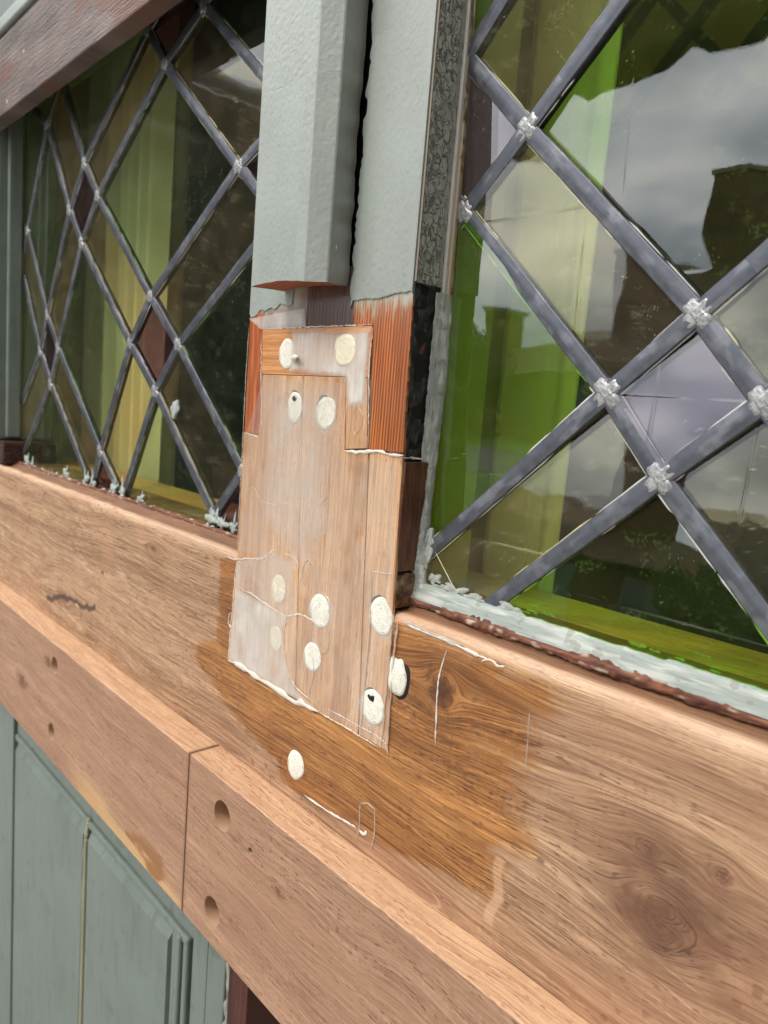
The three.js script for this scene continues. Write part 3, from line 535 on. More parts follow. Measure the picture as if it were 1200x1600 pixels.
  for (let i = 1; i < a.length - 1; i++) for (let j = 1; j < b.length - 1; j++) {
    const c = node(i, j); if (!inside(c)) continue;
    const dirs = [[0.72, -0.69], [0.72, 0.69]].map((d, k) => { const q = k ? (i > 1 ? node(i - 1, j) : null) : (j > 1 ? node(i, j - 1) : null); if (!q) return d; const L = Math.hypot(q[0] - c[0], q[1] - c[1]); return k ? [(q[0] - c[0]) / L, (q[1] - c[1]) / L] : [(c[0] - q[0]) / L, (c[1] - q[1]) / L]; });
    const s = Math.floor(r() * 999), gs = dirs.map((d, k) => grid(12, 8, (u, v) => {
      const la = lw * (0.78 + 0.4 * vn(k, 3, s)), al = (u - 0.5) * 2 * la, tp = 1 - Math.pow(Math.abs(u - 0.5) * 2, 4) * 0.3, ac = (v - 0.5) * lw * 1.06 * tp, x = c[0] + d[0] * al - d[1] * ac, y = c[1] + d[1] * al + d[0] * ac;
      const edge = Math.min(1, 6 * Math.min(v, 1 - v)) * Math.min(1, 9 * Math.min(u, 1 - u));
      return [x, y, zf(x, y) - 0.0004 + edge * (0.0023 + 0.0005 * Math.exp(-al * al / 4e-5)) + (fbm(x * 170, y * 170, s, 2) - 0.5) * 0.0006 * edge];
    }));
    part('solder_joint', mergeGeometries(gs), solderMat, root);
  }
}
const winL = thing('leaded_window', 'leaded light left of the mullion, dark green and amber panes under the brown board', 'leaded window', [-0.65, 0.08, -0.0235]);
const winR = thing('leaded_window', 'leaded light right of the mullion, reflecting cloudy sky and a chimney', 'leaded window', [-0.08, 0.08, -0.0235]);
const L = (o) => Object.entries(o).map(([n, p]) => ({ n, p }));
const lz = (x, y) => -0.0242;
leaded(winL, L({ o: [-0.59, 0.515], p: [-0.7002, 0.4476], q: [-0.7586, 0.4241], r: [-0.8851, 0.3451], s: [-0.9213, 0.3079], t: [-0.9788, 0.2095], u: [-0.999, 0.1719] }),
  L({ z: [0, 0], h: [0.0814, -0.0468], d: [0.15, -0.14], g: [0.1836, -0.1744], a: [0.2996, -0.27], b: [0.351, -0.3089], e: [0.4525, -0.3952], f: [0.4975, -0.433] }), [-0.909, -0.3967, -0.094, 0.31], lz, GLASS, {}, 41, 0.0078, 1.5);
const rz = (x, y) => -0.0235 + (y < 0.05 ? 0.36 : 0.2) * (y - 0.05) ** 2;      // the old light bellies inwards
leaded(winR, L({ m: [-0.092, 0.242], o: [-0.125, 0.2114], k: [-0.2149, 0.1274], l: [-0.248, 0.0967] }),
  L({ c: [-0.1267, 0.1218], v: [-0.039, 0.039], w: [0, 0], x: [0.0877, -0.0828], y: [0.1156, -0.1143], z: [0.203, -0.197], s: [0.233, -0.228] }), [-0.2532, 0.11, -0.093, 0.45], rz, GLASS_R,
  { ow: [2.8, 2.0], kw: [-0.35, 0.7], lw: [0, 1.6], kx: [-1.9, -3.4], kv: [0, 2.2], lx: [0.4, -1.8], ly: [0, -2.4], ky: [-0.3, -1.6], ox: [0.2, -1.2], oy: [0, -2] }, 43, 0.0079, 1.9);

// putty and broken old wood round the glass
{
  const mid = (x) => 0; void mid;
  const fillet = (x0, x1, n, y0, yt, z0, zt, seed, amp) => grid(n, 5, (u, v) => {
    const x = mix(x0, x1, u), top = yt + amp * (fbm(u * n / 3, 2, seed, 4) - 0.5) * 2 + (vn(u * n / 14, 3, seed + 2) > 0.62 ? amp * 1.2 : 0), k = v < 0.8 ? v / 0.8 : 1;
    const y = mix(y0, top, k), z = mix(z0, zt, k) + (fbm(u * n / 9, k * 3, seed + 5, 3) - 0.5) * 0.0007 * (1 - k * 0.5) - (v === 1 ? 0.002 : 0);
    return [x, y, z];
  });
  const repUv = (g, a, b) => { const uv = g.attributes.uv; for (let i = 0; i < uv.count; i++) uv.setXY(i, uv.getX(i) * a, uv.getY(i) * b); return g; };
  part('putty', repUv(fillet(-0.2525, 0.1, 260, -0.0934, -0.0853, -0.0118, -0.0147, 941, 0.0006), 3, 1), puttyMat, winR);
  const upright = (ya, yb, pw, zs = -0.0128) => repUv(grid(160, 5, (u, v) => {                                   // up the mullion side, widest at the corner
    const y = mix(ya, yb, Math.pow(u, pw)), w = 0.0016 + 0.0012 * sst(0.07, 0.04, y) + 0.010 * Math.exp(-(y + 0.094) / 0.014) + 0.0016 * (fbm(y * 220, 1, 951, 3) - 0.4), k = v < 0.8 ? v / 0.8 : 1;
    return [-0.2533 + w * k, y, mix(zs, rz(0, y) + 0.0022, k) + (fbm(y * 500, k * 3, 953, 3) - 0.5) * 0.0014 - (v === 1 ? 0.002 : 0)];
  }), 3, 1);
  part('putty', upright(-0.094, 0.058, 1.6), puttyMat, winR);
  part('old_putty', upright(0.058, 0.45, 1, -0.0192), std({ ...makeTex(256, 64, (u, v) => { const n = fbm(u * 60, v * 4, 35, 4), k = sst(0.5, 0.62, fbm(u * 25, v * 6, 37, 3)); return { c: mix3(mix3([74, 58, 40], [168, 152, 122], n), [150, 156, 148], k * 0.7), h: n, r: 0.7 }; }, THREE.RepeatWrapping), bumpScale: 0.0006, roughness: 1 }), winR);
  const scrap = [[-240, -82, 6, 3], [-233, -84.5, 7, 2.4], [-225, -84, 6, 2.2], [-212, -85, 5, 2], [-246, -74, 3, 6], [-247, -64, 2.6, 6], [-198, -86, 8, 3.2], [-190, -84.6, 6, 2.2]];
  scrap.forEach(([x, y, a, b], i) => part('putty_smear', disc(x, y, rz(0, y / 1000) * 1000 + 1.9, a, b, 0.3, 960 + i, 0.9, 5), puttyMat, winR));
  // paint brushed past the putty on to the glass
  const sm = rng(77);
  for (let i = 0; i < 15; i++) { const x = -190 + Math.pow(sm(), 1.5) * 95, y = -83.8 + sm() * sm() * 5; part('putty_smear', bead([[x, y, rz(0, y / 1000) * 1000 + 1.2], [x + 1.5 + sm() * 6, y - 0.2, rz(0, y / 1000) * 1000 + 1.2]], 0.25 + sm() * 0.35, 980 + i, { flat: 0.4, rough: 1 }), puttyMat, winR); }
  const splinterMat = std({ vertexColors: true, roughness: 0.85 });
  const splinter = (x0, x1, y, z, w, seed, n) => grid(n, 10, (u, v) => {     // half-round strip of torn old wood, fibres along x
    const x = mix(x0, x1, u), X = x * 1000, a = v * Math.PI, k = 0.75 + 0.7 * (fbm(X / 16, 1, seed, 3) - 0.4), f = (fbm(X / 7, v * 9, seed + 3, 3) - 0.5) * 0.9 + (vn(X / 1.6, v * 7, seed + 5) - 0.5) * 0.35;
    const rr = w * k * (1 + f), n1 = fbm(X / 13, v * 7, seed + 7, 3), n2 = sst(0.62, 0.74, fbm(X / 6, v * 5 + 3, seed + 9, 3)), n3 = vn(X / 2.2, v * 9, seed + 11);
    const c = mix3(mix3([0.075, 0.026, 0.017], [0.26, 0.105, 0.06], clamp(n1 * 1.5 - 0.3 + (n3 - 0.5) * 0.5)), [0.5, 0.42, 0.34], n2 * 0.75);
    return [x, y - Math.cos(a) * rr, z + Math.sin(a) * rr * 0.9 - 0.0006, ...c];
  });
  part('broken_edge', splinter(-0.2545, 0.06, -0.0950, -0.0126, 0.0028, 991, 360), splinterMat, winR);
  part('broken_edge', splinter(-0.912, -0.396, -0.0958, -0.0178, 0.0022, 995, 420), splinterMat, winL);
  part('paint_dab', disc(-535, -13, -22, 6, 6.5, 0.4, 1096, 0.5, 4), puttyMat, winL);
  part('paint_dab', bead([[-431, 12, -22], [-430.5, 4, -22], [-431, -6, -22]], 0.9, 1097, { flat: 0.3 }), puttyMat, winL);
  const fl = rng(55);
  for (let i = 0; i < 46; i++) { const u = fl(), x = -905 + u * 505, n = 1.2 + fl() * 3; part('putty_smear', bead([[x, -95.5 + fl() * 1.4, -18.6], [x + n * 2.2, -94.6 + fl() * 1.5, -18.8]], 0.7 + fl() * 0.9, 1000 + i, { rough: 0.9, flat: 0.6 }), puttyMat, winL); }
  // spiky white smears where the cames meet the sill
  for (const [x, y0, hgt] of [[-880, -93, 22], [-862, -94, 17], [-760, -92, 15], [-706, -92, 18], [-690, -92, 20], [-640, -93, 22], [-622, -93, 24], [-585, -93, 12], [-466, -92, 22], [-452, -92, 14], [-436, -92, 20], [-414, -93, 12]]) {
    const gs = []; gs.push(disc(x, y0 + 1.5, -20.4, 5 + fl() * 3, 2.6 + fl() * 2, 0.8, 1040 + x, 0.9, 4)); for (let k = 0; k < 3; k++) { const dx = (fl() - 0.5) * 10, hh = hgt * (0.25 + fl() * 0.5); gs.push(bead([[x + dx * 0.5, y0, -20.6], [x + dx * 0.8, y0 + hh * 0.5, -21.4], [x + dx * 1.3, y0 + hh, -22]], 1.7 * (0.5 + fl()), 1050 + k + x, { taper: 0.6, rough: 0.9, flat: 0.25, jitter: 1 })); }
    part('putty_smear', mergeGeometries(gs), puttyMat, winL);
  }
  part('glass_crack', bead([[-241.5, -68, -16.4], [-232, -77, -15.6], [-221, -87, -14.6]], 0.3, 1090, { flat: 0.4, rough: 0.3 }), std({ color: rgb(0.5, 0.45, 0.3), roughness: 0.3 }), winR);
  // white bead between the mullion reveal and the glass
  part('glazing_bead', box(-0.2552, -0.2524, -0.09, 0.45, -0.0205, -0.0172, 0.0006), std({ color: rgb(0.5, 0.49, 0.44), roughness: 0.7 }), winR);
  part('glazing_bead', box(-0.2545, -0.2516, -0.088, 0.45, -0.0222, -0.0196, 0.0006), std({ color: rgb(0.42, 0.33, 0.21), roughness: 0.7 }), winR);
}

// ------------------------------------------------------------------ oak boards screwed on under the rail
const csg = new Evaluator(); csg.useGroups = true;
function board(label, x0, x1, texW, texH, seed, holes, knots, yellow) {
  const t = thing('oak_board', label, 'oak board', [(x0 + x1) / 2, -0.29, 0.012], 'oak boards under the rail');
  const a = LW(x0), b = LW(x1), uo = (x) => (LW(x) - a) / (b - a), xo = (u) => (0.17 - Math.exp(a + u * (b - a))) / 0.718;
  const Z = 22.4, S = [[-347.6, 0.4], [-347.6, Z - 1], [-346.8, Z], [-234, Z], [-233.4, Z - 0.6], [-233.4, 0.4]];
  const arc = [0]; for (let k = 1; k < S.length; k++) arc.push(arc[k - 1] + Math.hypot(S[k][0] - S[k - 1][0], S[k][1] - S[k - 1][1]));
  const tot = arc[5];
  const tex = makeTex(texW, texH, (u, v) => {
    const x = xo(u) * 1000, s = v * tot, y = -347 + (s - arc[2]), top = sst(arc[3] - 0.4 + (fbm(x / 9, 1, seed, 3) - 0.5) * 2.6, arc[3] + 0.8, s);
    const q = wood(x, y, { seed, wander: 20, ring: 3.1, dark: [134, 99, 77], light: [192, 153, 126], pore: [98, 68, 48], poreAmt: 0.6, knots });
    let c = q.c, h = q.h;
    if (top > 0) { const w = wood(x, y * 0.7, { seed: seed + 50, wander: 24, ring: 2, dark: [172, 130, 98], light: [226, 192, 156], pore: [150, 94, 56], poreAmt: 0.5 }); c = mix3(c, w.c, top); h = mix(h, w.h, top); }
    if (yellow) { const e = sst(-322, -346, y + (fbm(x / 50, y / 12, seed + 9, 3) - 0.5) * 22 + (x + 480) * 0.05) * sst(-640, -560, x); c = mix3(c, [216, 178, 118], e * 0.55); const b2 = sst(0.58, 0.72, fbm(x / 30, y / 8, seed + 19, 3)) * sst(-318, -332, y) * sst(-540, -500, x) * (1 - sst(-440, -425, x)); c = mix3(c, [130, 84, 44], b2 * 0.75); }
    const end = yellow ? sst(-409.5, -406.5, x) : 1 - sst(-405, -402.5, x); c = mix3(c, [112, 78, 58], end * 0.5);
    const mott = fbm(x / 70, y / 40, seed + 29, 3); c = mix3(c, [150, 108, 84], clamp((mott - 0.45) * 0.9) * (1 - top));
    return { c, h, r: 0.62 };
  });
  const N = 40, strips = [];
  for (let k = 0; k < 5; k++) { const g = grid(N, 1, (u, v) => { const x = xo(u), p = S[k + v]; return [x, p[0] / 1000, p[1] / 1000]; }), uv = g.attributes.uv; for (let i = 0; i < uv.count; i++) uv.setXY(i, uv.getX(i), mix(arc[k], arc[k + 1], uv.getY(i)) / tot); strips.push(g); }
  strips.push(grid(N, 1, (u, v) => [xo(u), mix(S[5][0], S[0][0], v) / 1000, S[0][1] / 1000]));
  for (const [x, u, f] of [[x0, 0.001, 1], [x1, 0.999, -1]]) {
    const g = grid(1, 1, (p, q) => [x, mix(-347.6, -233.4, q) / 1000, mix(0.4, Z, f > 0 ? p : 1 - p) / 1000]), uv = g.attributes.uv; for (let i = 0; i < uv.count; i++) uv.setXY(i, u, uv.getY(i)); strips.push(g);
  }
  const mat = std({ ...tex, bumpScale: 0.0005, roughness: 1 });
  const holeMat = std({ color: rgb(0.42, 0.27, 0.165), roughness: 0.9 });
  let brush = new Brush(mergeGeometries(strips), mat);
  for (const [hx, hy, r, dp] of holes) {
    const c = new Brush(new THREE.CylinderGeometry(r / 1000, r / 1000 * 0.98, 0.04, 28).rotateX(Math.PI / 2).translate(hx / 1000, hy / 1000, Z / 1000 + 0.02 - dp / 1000), holeMat);
    brush = csg.evaluate(brush, c, SUBTRACTION);
  }
  part('board_body', brush.geometry, brush.material, t);
  holes.forEach(([hx, hy, r, dp], i) => { if (r > 4) part('lit_hole_lip', disc(hx + 1, hy - r * 0.62, Z - dp * 0.5, r * 0.6, r * 0.34, 2.5, seed + 70 + i, 0.5, 4), std({ color: rgb(0.62, 0.42, 0.25), roughness: 0.9 }), t); });  // pale disc stands in for the lit lower part of each hole
  return t;
}
board('longer oak board at the left with yellow sapwood along its lower edge', -0.955, -0.4062, 1024, 420, 1201, [[-655.6, -253.8, 8, 20], [-660.4, -318.9, 8, 20]], [[-672, -256, 6, 2.2], [-745, -300, 9, 2]], true);
board('oak board at the right with two deep screw holes near its end', -0.4050, 0.055, 1400, 512, 1301, [[-362, -256.1, 9.7, 20], [-367.8, -324.3, 9.4, 20], [-329.5, -262.4, 2.2, 12]], [[-300, -272, 3, 2]], false);

// ------------------------------------------------------------------ dark board and mouldings at the top left
{
  const t = thing('weathered_board', 'dark brown weathered board with white paint specks across the top of the left window', 'wooden board', [-0.7, 0.295, 0.01]);
  const tex = makeTex(1024, 256, (u, v) => {
    const x = -1000 + u * 600, y = 255 + v * 80, f = fbm(x / 26, y * 1.1, 1401, 3), f2 = fbm(x / 3 + y * 1.4, y * 0.9 - x / 5, 1403, 3), m = fbm(x / 45, y / 18, 1405, 3), red = sst(0.5, 0.72, fbm(x / 70, y / 25, 1407, 3));
    let c = mix3([64, 52, 48], [134, 118, 112], clamp(f * 0.45 + f2 * 0.35 + (m - 0.4) * 0.7)); c = mix3(c, [104, 58, 42], red * 0.55);
    return { c, h: f * 0.6 + f2 * 0.4, r: 0.6 };
  });
  const g = uvMM(box(-1.0, -0.4, 0.2590, 0.332, 0.003, 0.018, 0.0012), -1000, 255, 600, 80);
  part('board_body', g, std({ ...tex, bumpScale: 0.0009, roughness: 1 }), t);
  const fleck = std({ color: rgb(0.62, 0.6, 0.57), roughness: 0.8 });
  for (const [x, y, l, a] of [[-862, 276, 12, 1], [-866, 266, 8, 1], [-830, 268, 4, 0.6], [-905, 270, 8, 1], [-878, 262, 6, 1.2], [-780, 300, 3, 0.5]]) part('paint_speck', bead([[x, y - l / 2, 18], [x + a, y, 18.1], [x + a * 2.4, y + l / 2, 18]], 0.9, 1410 + l, { flat: 0.35, rough: 0.8, taper: 0.4 }), fleck, t);
  const m = thing('painted_moulding', 'pale grey painted moulding edge above the dark board in the top left corner', 'moulding', [-0.8, 0.37, 0.01]);
  part('moulding_edge', uvBox(box(-1.05, -0.4, 0.3395, 0.3535, 0.0, 0.018, 0.003), 0.16), paintMat, m);
  part('moulding_field', uvBox(box(-1.05, -0.4, 0.3545, 0.62, -0.02, 0.012, 0.001), 0.16), panelPaint, m);
  part('dark_gap', bead([[-1045, 336, 12], [-800, 335.6, 12], [-410, 336, 12]], 4.2, 1420, { taper: 0.002, rough: 0.5, seg: 160 }), darkVoid, m);
}

// ------------------------------------------------------------------ painted jamb at the left edge, panelling below, old post
{
  const t = thing('painted_jamb', 'grey painted window jamb at the far left edge of the left window', 'window jamb', [-0.94, 0.15, -0.02]);
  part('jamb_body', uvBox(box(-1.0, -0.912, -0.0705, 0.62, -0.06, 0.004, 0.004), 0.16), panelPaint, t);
  part('jamb_bead', uvBox(box(-0.9125, -0.9065, -0.068, 0.3, -0.022, -0.006, 0.003), 0.16), panelPaint, t);
  part('rotten_foot', box(-1.0, -0.9, -0.097, -0.0712, -0.06, -0.001, 0.002), std({ ...makeTex(128, 64, (u, v) => { const n = fbm(u * 9, v * 9, 1501, 4); return { c: mix3([36, 20, 16], [92, 52, 38], n), h: n }; }), bumpScale: 0.003, roughness: 0.9 }), t);

  const p = thing('painted_panelling', 'grey-green painted panelling with two raised panels below the oak boards', 'panelling', [-0.66, -0.8, -0.01]);
  const Y0 = -1.25;
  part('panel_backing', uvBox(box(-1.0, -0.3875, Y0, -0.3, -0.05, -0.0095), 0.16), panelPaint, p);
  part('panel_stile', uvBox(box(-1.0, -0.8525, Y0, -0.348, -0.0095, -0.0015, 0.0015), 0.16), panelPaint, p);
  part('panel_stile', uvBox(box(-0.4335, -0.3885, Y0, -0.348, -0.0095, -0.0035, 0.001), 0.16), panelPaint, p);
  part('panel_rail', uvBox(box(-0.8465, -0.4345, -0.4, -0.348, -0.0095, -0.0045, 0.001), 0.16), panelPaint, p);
  const raised = (x0, x1, y0, y1, i, z0, z1) => { const R = [[x0, y0, z0], [x1, y0, z0], [x1, y1, z0], [x0, y1, z0]], Q = [[x0 + 0.003, y0 + i, z1], [x1 - 0.003, y0 + i, z1], [x1 - 0.003, y1 - i, z1], [x0 + 0.003, y1 - i, z1]], tri = [];
    const quad = (a, b, c, d) => tri.push(...a, ...b, ...c, ...a, ...c, ...d); for (let k = 0; k < 4; k++) quad(R[k], R[(k + 1) % 4], Q[(k + 1) % 4], Q[k]); quad(...Q);
    const g = new THREE.BufferGeometry(); g.setAttribute('position', new THREE.Float32BufferAttribute(tri, 3)); g.computeVertexNormals(); return uvBox(g, 0.16); };
  part('raised_panel', raised(-0.843, -0.635, Y0, -0.4025, 0.0165, -0.009, -0.0005), panelPaint, p);
  part('raised_panel', raised(-0.629, -0.463, Y0, -0.4025, 0.0165, -0.009, -0.0005), panelPaint, p);
  for (const [a, b, z] of [[-0.4615, -0.4535, -0.001], [-0.4525, -0.4455, 0.001], [-0.4445, -0.4375, -0.001]]) part('panel_moulding', uvBox(box(a, b, Y0, -0.4025, -0.0095, z, 0.0025), 0.16), panelPaint, p);
  part('panel_bead', uvBox(box(-0.845, -0.4375, -0.4078, -0.4005, -0.0095, -0.001, 0.0025), 0.16), panelPaint, p);
  const dirty = std({ ...makeTex(64, 512, (u, v) => { const n = fbm(u * 4, v * 60, 1511, 4); return { c: mix3([126, 128, 108], [196, 184, 150], clamp((n - 0.3) * 1.5)), h: n, r: 0.5 }; }), bumpScale: 0.0006, roughness: 1 });
  part('seam_bead', bead([[-629, -399, -2.6], [-631, -412, -1.6], [-632, -425, -1.4], [-632.3, -700, -1.6], [-632, -1240, -1.6]], 3.0, 1521, { taper: 0.003, rough: 0.25, jitter: 0.15, seg: 140 }), dirty, p);
  part('stile_crack', box(-0.4122, -0.4118, Y0, -0.348, -0.004, -0.00335), darkVoid, p);
  const flake = std({ ...makeTex(64, 256, (u, v) => { const n = fbm(u * 5, v * 40, 1531, 4); return { c: mix3([120, 116, 104], [210, 210, 200], n), h: n }; }), bumpScale: 0.002, roughness: 0.8 });
  part('flaking_edge', bead([[-386.5, -350, -6], [-386.5, -500, -6], [-386.5, -900, -6], [-386.5, -1240, -6]], 3.2, 1541, { taper: 0.003, rough: 0.8, seg: 260 }), flake, p);
  const q = thing('old_post', 'dark red-brown old timber post below the right oak board', 'timber post', [-0.372, -0.8, -0.02]);
  part('post_body', uvMM(box(-0.3845, -0.361, -1.29, -0.3, -0.06, -0.004, 0.001), -385, -700, 40, 400), std({ ...makeTex(128, 512, (u, v) => { const n = fbm(u * 10, v * 8, 1551, 4); return { c: mix3([40, 18, 12], [92, 46, 34], n), h: n }; }, THREE.RepeatWrapping), bumpScale: 0.001, roughness: 0.7 }), q);
}

// ------------------------------------------------------------------ inside: sill board, curtains, room
{
  const t = thing('window_board', 'pale pine window board inside seen tinted green and amber through the panes', 'window sill', [-0.4, -0.11, -0.08]);
  const tex = makeTex(1024, 128, (u, v) => { const a = wood(u * 1300, v * 95, { seed: 1601, wander: 14, ring: 2.6, dark: [196, 148, 92], light: [238, 204, 150], pore: [168, 118, 66] }); return { c: a.c, h: a.h }; });
  const g = box(-0.99, 0.2, -0.12, -0.0985, -0.114, -0.029, 0.002), p = g.attributes.position, uv = g.attributes.uv;
  for (let i = 0; i < uv.count; i++) uv.setXY(i, (p.getX(i) + 0.99) / 1.19, (p.getZ(i) + 0.125) / 0.096);
  part('sill_body', g, std({ ...tex, bumpScale: 0.0003, roughness: 0.45 }), t);
}
const cloth = std({ color: rgb(0.9, 0.88, 0.82), roughness: 0.95 });
function curtain(label, x0, x1, z0, waves, seed) {
  const t = thing('curtain', label, 'curtain', [(x0 + x1) / 2, -0.3, z0], 'curtains behind the windows');
  const zc = (u) => { const w = u * waves + 0.9 * (vn(u * waves * 0.6, 1, seed) - 0.5); return 0.011 * Math.sin(w * 2 * Math.PI) + 0.006 * Math.sin(w * 4.3 * Math.PI + 1) + 0.004 * Math.sin(w * 11 + 2) + 0.0025 * Math.sin(w * 23); };
  const face = (dz) => grid(220, 6, (u, v) => [mix(x0, x1, u) + 0.004 * Math.sin(v * 5 + u * 9), mix(-1.2, 0.8, v), z0 + dz + zc(u) * (1.15 - 0.3 * v)]);
  part('cloth_panel', mergeGeometries([face(0), face(-0.0015)]), cloth, t);
}
curtain('pale curtain hanging behind the left leaded window', -1.3, -0.752, -0.137, 11, 1701);
curtain('pale curtain hanging behind the left side of the right leaded window', -0.42, -0.25, -0.137, 4.2, 1703);
{
  const t = thing('house', 'dark room and outer walls of the house behind the leaded windows', 'house', [0, -1.3, -1.5]);
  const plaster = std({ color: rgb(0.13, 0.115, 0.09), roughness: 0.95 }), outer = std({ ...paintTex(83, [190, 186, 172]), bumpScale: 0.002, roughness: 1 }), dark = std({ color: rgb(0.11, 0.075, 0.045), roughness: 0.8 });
  const Z0 = -0.06, Z1 = -0.2, T = 2.0, ZB = -2.0;
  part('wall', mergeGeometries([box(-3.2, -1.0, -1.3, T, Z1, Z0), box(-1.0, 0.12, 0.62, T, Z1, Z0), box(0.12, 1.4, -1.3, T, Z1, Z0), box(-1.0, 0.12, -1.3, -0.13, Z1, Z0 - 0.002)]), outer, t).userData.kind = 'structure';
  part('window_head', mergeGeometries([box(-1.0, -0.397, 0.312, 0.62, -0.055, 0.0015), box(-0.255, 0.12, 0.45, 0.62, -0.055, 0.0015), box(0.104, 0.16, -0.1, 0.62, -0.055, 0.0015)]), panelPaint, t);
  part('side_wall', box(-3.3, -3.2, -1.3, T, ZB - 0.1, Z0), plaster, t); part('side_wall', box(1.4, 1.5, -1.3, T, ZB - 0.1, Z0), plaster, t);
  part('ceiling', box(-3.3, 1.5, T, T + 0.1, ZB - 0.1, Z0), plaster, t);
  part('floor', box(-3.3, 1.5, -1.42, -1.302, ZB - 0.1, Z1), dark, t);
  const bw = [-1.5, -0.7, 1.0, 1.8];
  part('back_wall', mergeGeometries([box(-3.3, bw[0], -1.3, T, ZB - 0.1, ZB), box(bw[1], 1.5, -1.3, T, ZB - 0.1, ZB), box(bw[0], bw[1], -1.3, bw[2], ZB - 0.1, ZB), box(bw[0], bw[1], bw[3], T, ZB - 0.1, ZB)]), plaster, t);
  const bars = [];
  for (const [k, s] of [[0, 1], [1, 1], [2, 1], [0, -1], [1, -1], [2, -1]]) bars.push(new THREE.BoxGeometry(0.035, 1.0, 0.02).rotateZ(s * 0.72).translate(bw[0] + 0.15 + k * 0.27, 1.4, ZB - 0.045));
  const win = part('back_window', mergeGeometries(bars), dark, t);
  part('pane', box(bw[0], bw[1], bw[2], bw[3], ZB - 0.068, ZB - 0.064), glassMat([0.11, 0.085, 0.045], 1.5), t, win);
  const wing = thing('added_light_blocker', 'added unseen brick wall that blocks light from the right', 'light blocker', [0.86, -1.3, 1]);  // unseen wall added only to shade the right-facing sides
  part('blocker_wall', uvBox(box(0.72, 1.0, -1.3, 2.0, Z0, 1.9), 2.4), std({ color: rgb(0.16, 0.10, 0.075), roughness: 0.9 }), wing);
  void win;
}

// ------------------------------------------------------------------ outside, seen in the panes: canopy, bungalow, hedge, trees
{
  const t = thing('ragged_overhang', 'dark ragged overhang, built as scaffold boards, reflected along the top of the panes', 'scaffold', [-2.5, 0.85, 1.5]);  // overhang known only by its reflection, given the form of scaffold boards
  const bm = std({ color: rgb(0.10, 0.085, 0.065), roughness: 0.9 }), steel = std({ color: rgb(0.25, 0.25, 0.26), roughness: 0.5, metalness: 0.6 });
  for (let k = 1; k < 3; k++) part('overhang_board', box(-2.1, 0.6, 0.86, 0.898, 1.05 + k * 0.235, 1.275 + k * 0.235, 0.004), bm, t);
  for (let k = 0; k < 4; k++) part('overhang_board', box(-7, -2.11, 0.86, 0.898, 0.24 + k * 0.235, 0.465 + k * 0.235, 0.004), bm, t);
  for (const x of [0.4, -1.9, -2.3, -6.6]) part('overhang_bracket', new THREE.CylinderGeometry(0.024, 0.024, 1.9, 12).rotateX(Math.PI / 2).translate(x, 0.835, 0.9), steel, t);
  const black = std({ color: rgb(0.03, 0.03, 0.03), roughness: 0.8 }), r = rng(61);
  for (const [x0, x1, z, y] of [[-2100, 600, 1.77, 800], [-7000, -2110, 1.19, 790]]) {
    const pts = [[x0, 900], [x0, y]]; for (let x = x0 + 40; x < x1; x += 60 + r() * 160) pts.push([x, y + (r() - 0.5) * 60]); pts.push([x1, y], [x1, 900]);
    part('torn_sheet', slab(pts, z, 0.004, 0.001), black, t);
  }
}
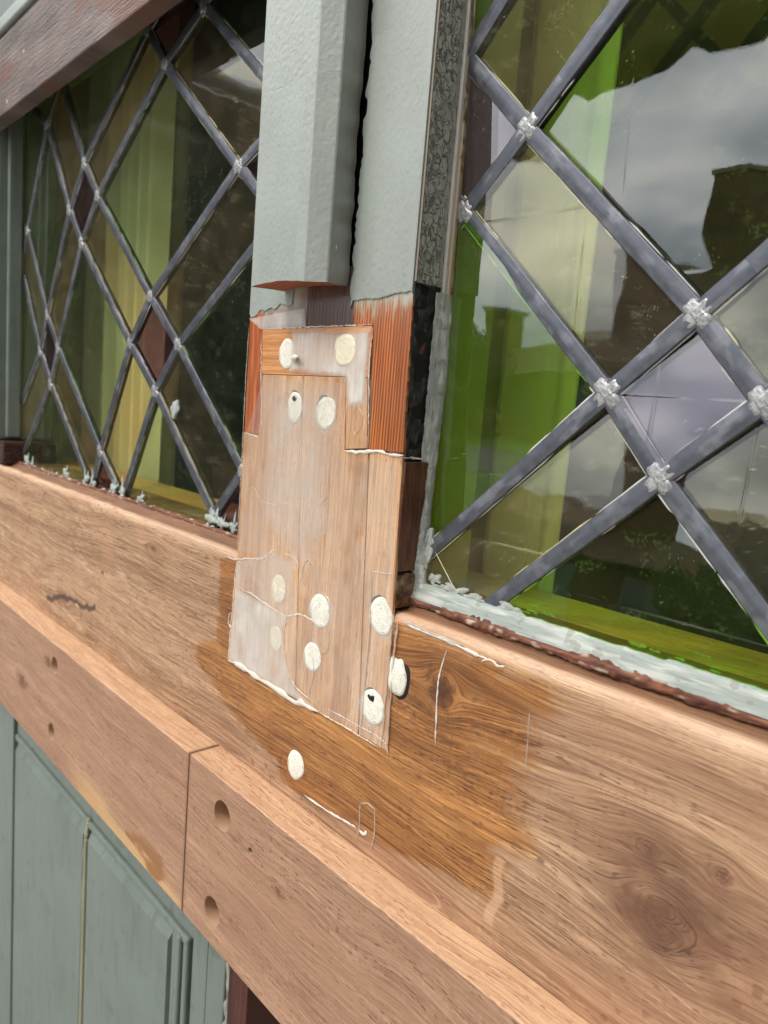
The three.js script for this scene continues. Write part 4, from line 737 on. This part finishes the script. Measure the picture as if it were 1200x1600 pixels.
{
  const bx = -13, bz = 24, t = thing('bungalow', 'brick bungalow with brown tiled roof and broad chimneys across the road', 'house', [bx, -1.3, bz]);
  const brick = std({ ...makeTex(512, 256, (u, v) => { const x = u * 2.4 / 0.225, y = v * 1.2 / 0.075, row = Math.floor(y), xx = x + (row % 2) * 0.5, m = Math.min(xx % 1, 1 - xx % 1) < 0.03 || (y % 1) < 0.13, h0 = hash(Math.floor(xx), row, 3); return { c: m ? [92, 84, 76] : mix3([74, 40, 30], [104, 62, 46], h0), h: m ? 0.2 : 0.7 }; }, THREE.RepeatWrapping), bumpScale: 0.01, roughness: 0.9 });
  const tile = std({ ...makeTex(256, 256, (u, v) => { const row = Math.floor(v * 10), cc = Math.floor(u * 12 + (row % 2) * 0.5), h0 = hash(cc, row, 5); return { c: mix3([62, 40, 30], [90, 58, 42], h0), h: (v * 10) % 1 }; }, THREE.RepeatWrapping), bumpScale: 0.03, roughness: 0.9 });
  const y0 = -1.3, ye = y0 + 2.5, yr = 2.35;
  part('wall', uvBox(box(bx - 8, bx + 8, y0, ye, bz - 3.5, bz + 3.5), 2.4), brick, t);
  const rs = new THREE.Shape([[-4.1, ye - 0.15], [4.1, ye - 0.15], [0, yr]].map((q) => new THREE.Vector2(...q)));
  const roof = part('roof', uvBox(new THREE.ExtrudeGeometry(rs, { depth: 16.8, bevelEnabled: false }).rotateY(Math.PI / 2).translate(bx - 8.4, 0, bz), 3), tile, t);
  for (const [cx, w, top] of [[-12.9, 1.5, 5.1], [-19.3, 1.1, 3.6], [-6.3, 1.3, 3.9]]) {
    const c = part('chimney', uvBox(box(cx - w / 2, cx + w / 2, 1.6, top, bz - 0.55, bz + 0.55), 2.4), brick, t, roof);
    part('chimney_cap', box(cx - w / 2 - 0.09, cx + w / 2 + 0.09, top, top + 0.16, bz - 0.64, bz + 0.64), std({ color: rgb(0.22, 0.18, 0.15), roughness: 0.9 }), t, roof); void c;
    if (top > 5) part('chimney_shoulder', uvBox(box(cx + w / 2, cx + w / 2 + 0.9, 1.6, 3.7, bz - 0.55, bz + 0.55), 2.4), brick, t, roof);
  }
  const pane = std({ color: rgb(0.03, 0.04, 0.05), roughness: 0.1 }), frame = std({ color: rgb(0.16, 0.13, 0.1), roughness: 0.5 });
  for (const wx of [-19, -15.5, -10, -7]) { const f = part('window', box(wx - 0.8, wx + 0.8, y0 + 0.9, y0 + 2.1, bz - 3.55, bz - 3.48), frame, t); for (const s of [-0.39, 0.39]) part('pane', box(wx + s - 0.34, wx + s + 0.34, y0 + 0.98, y0 + 2.02, bz - 3.57, bz - 3.54), pane, t, f); }
  const d = part('door', box(-13.2, -12.2, y0, y0 + 2.05, bz - 3.56, bz - 3.48), std({ color: rgb(0.08, 0.12, 0.1), roughness: 0.4 }), t); part('handle', box(-13.1, -12.98, y0 + 1, y0 + 1.04, bz - 3.62, bz - 3.56), frame, t, d);
}
function leafGeo(s) { const g = new THREE.PlaneGeometry(s, s * 0.6, 2, 1), p = g.attributes.position; for (let i = 0; i < p.count; i++) p.setZ(i, Math.abs(p.getX(i)) * 0.4); g.computeVertexNormals(); return g; }
const leafMat = std({ color: rgb(1, 1, 1), roughness: 0.8, side: THREE.DoubleSide }), bark = std({ color: rgb(0.09, 0.065, 0.045), roughness: 0.95 });
function leaves(n, seed, s, at, tone) {
  const im = new THREE.InstancedMesh(leafGeo(s), leafMat, n), r = rng(seed), m = new THREE.Matrix4(), q = new THREE.Quaternion(), e = new THREE.Euler(), c = new THREE.Color();
  for (let i = 0; i < n; i++) { const p = at(r), k = 0.6 + r() * 0.8; q.setFromEuler(e.set(r() * 6, r() * 6, r() * 6)); m.compose(new THREE.Vector3(...p), q, new THREE.Vector3(k, k, k)); im.setMatrixAt(i, m); im.setColorAt(i, c.setRGB(tone[0] * k, tone[1] * k, tone[2] * k)); }
  return shade(im);
}
function tree(label, x, z, h, w, seed, tone) {
  const t = thing('garden_tree', label, 'tree', [x, -1.3, z], 'trees reflected in the panes');
  part('trunk', new THREE.CylinderGeometry(0.08, 0.17, h * 0.6, 9).translate(x, -1.3 + h * 0.3, z), bark, t);
  const cl = [], r0 = rng(seed + 1); for (let k = 0; k < 9; k++) cl.push([(r0() - 0.5) * w, h * (0.4 + r0() * 0.5), (r0() - 0.5) * w, w * (0.2 + r0() * 0.16)]);
  const im = leaves(5200, seed, 0.13 * h / 4, (r) => { const k = cl[Math.floor(r() * cl.length)], a = r() * 6.283, b = Math.acos(2 * r() - 1), q = Math.cbrt(r()) * k[3]; return [k[0] + Math.sin(b) * Math.cos(a) * q, k[1] + Math.cos(b) * q * 0.9, k[2] + Math.sin(b) * Math.sin(a) * q]; }, tone);
  im.name = 'crown'; im.userData.kind = 'stuff'; t.add(im);
}
tree('dark round tree beside the bungalow chimney', -16.8, 18.5, 3.6, 3.2, 1901, [0.025, 0.042, 0.018]);
tree('small green tree at the right end of the bungalow', -7.2, 18.5, 3.2, 2.6, 1911, [0.035, 0.055, 0.02]);
tree('taller tree left of the bungalow', -25, 21, 6.2, 4.2, 1921, [0.025, 0.042, 0.018]);
{
  const t = thing('boundary_hedge', 'tall dark evergreen hedge along the left garden boundary', 'hedge', [-7.5, -1.3, 2.8]);
  part('hedge_core', box(-7.9, -7.1, -1.3, 2.2, 0.2, 5.4), std({ color: rgb(0.015, 0.022, 0.01), roughness: 1 }), t);
  const im = leaves(16000, 1931, 0.11, (r) => { const k = r(); return [(r() < 0.75 ? 0.42 : -0.42) + (r() - 0.5) * 0.25, k < 0.2 ? 3.42 + r() * 0.25 : r() * 3.6, (r() - 0.5) * 5.4]; }, [0.016, 0.026, 0.012]);
  im.name = 'foliage'; im.userData.kind = 'stuff'; t.add(im);
}

renderer.render(scene, camera);
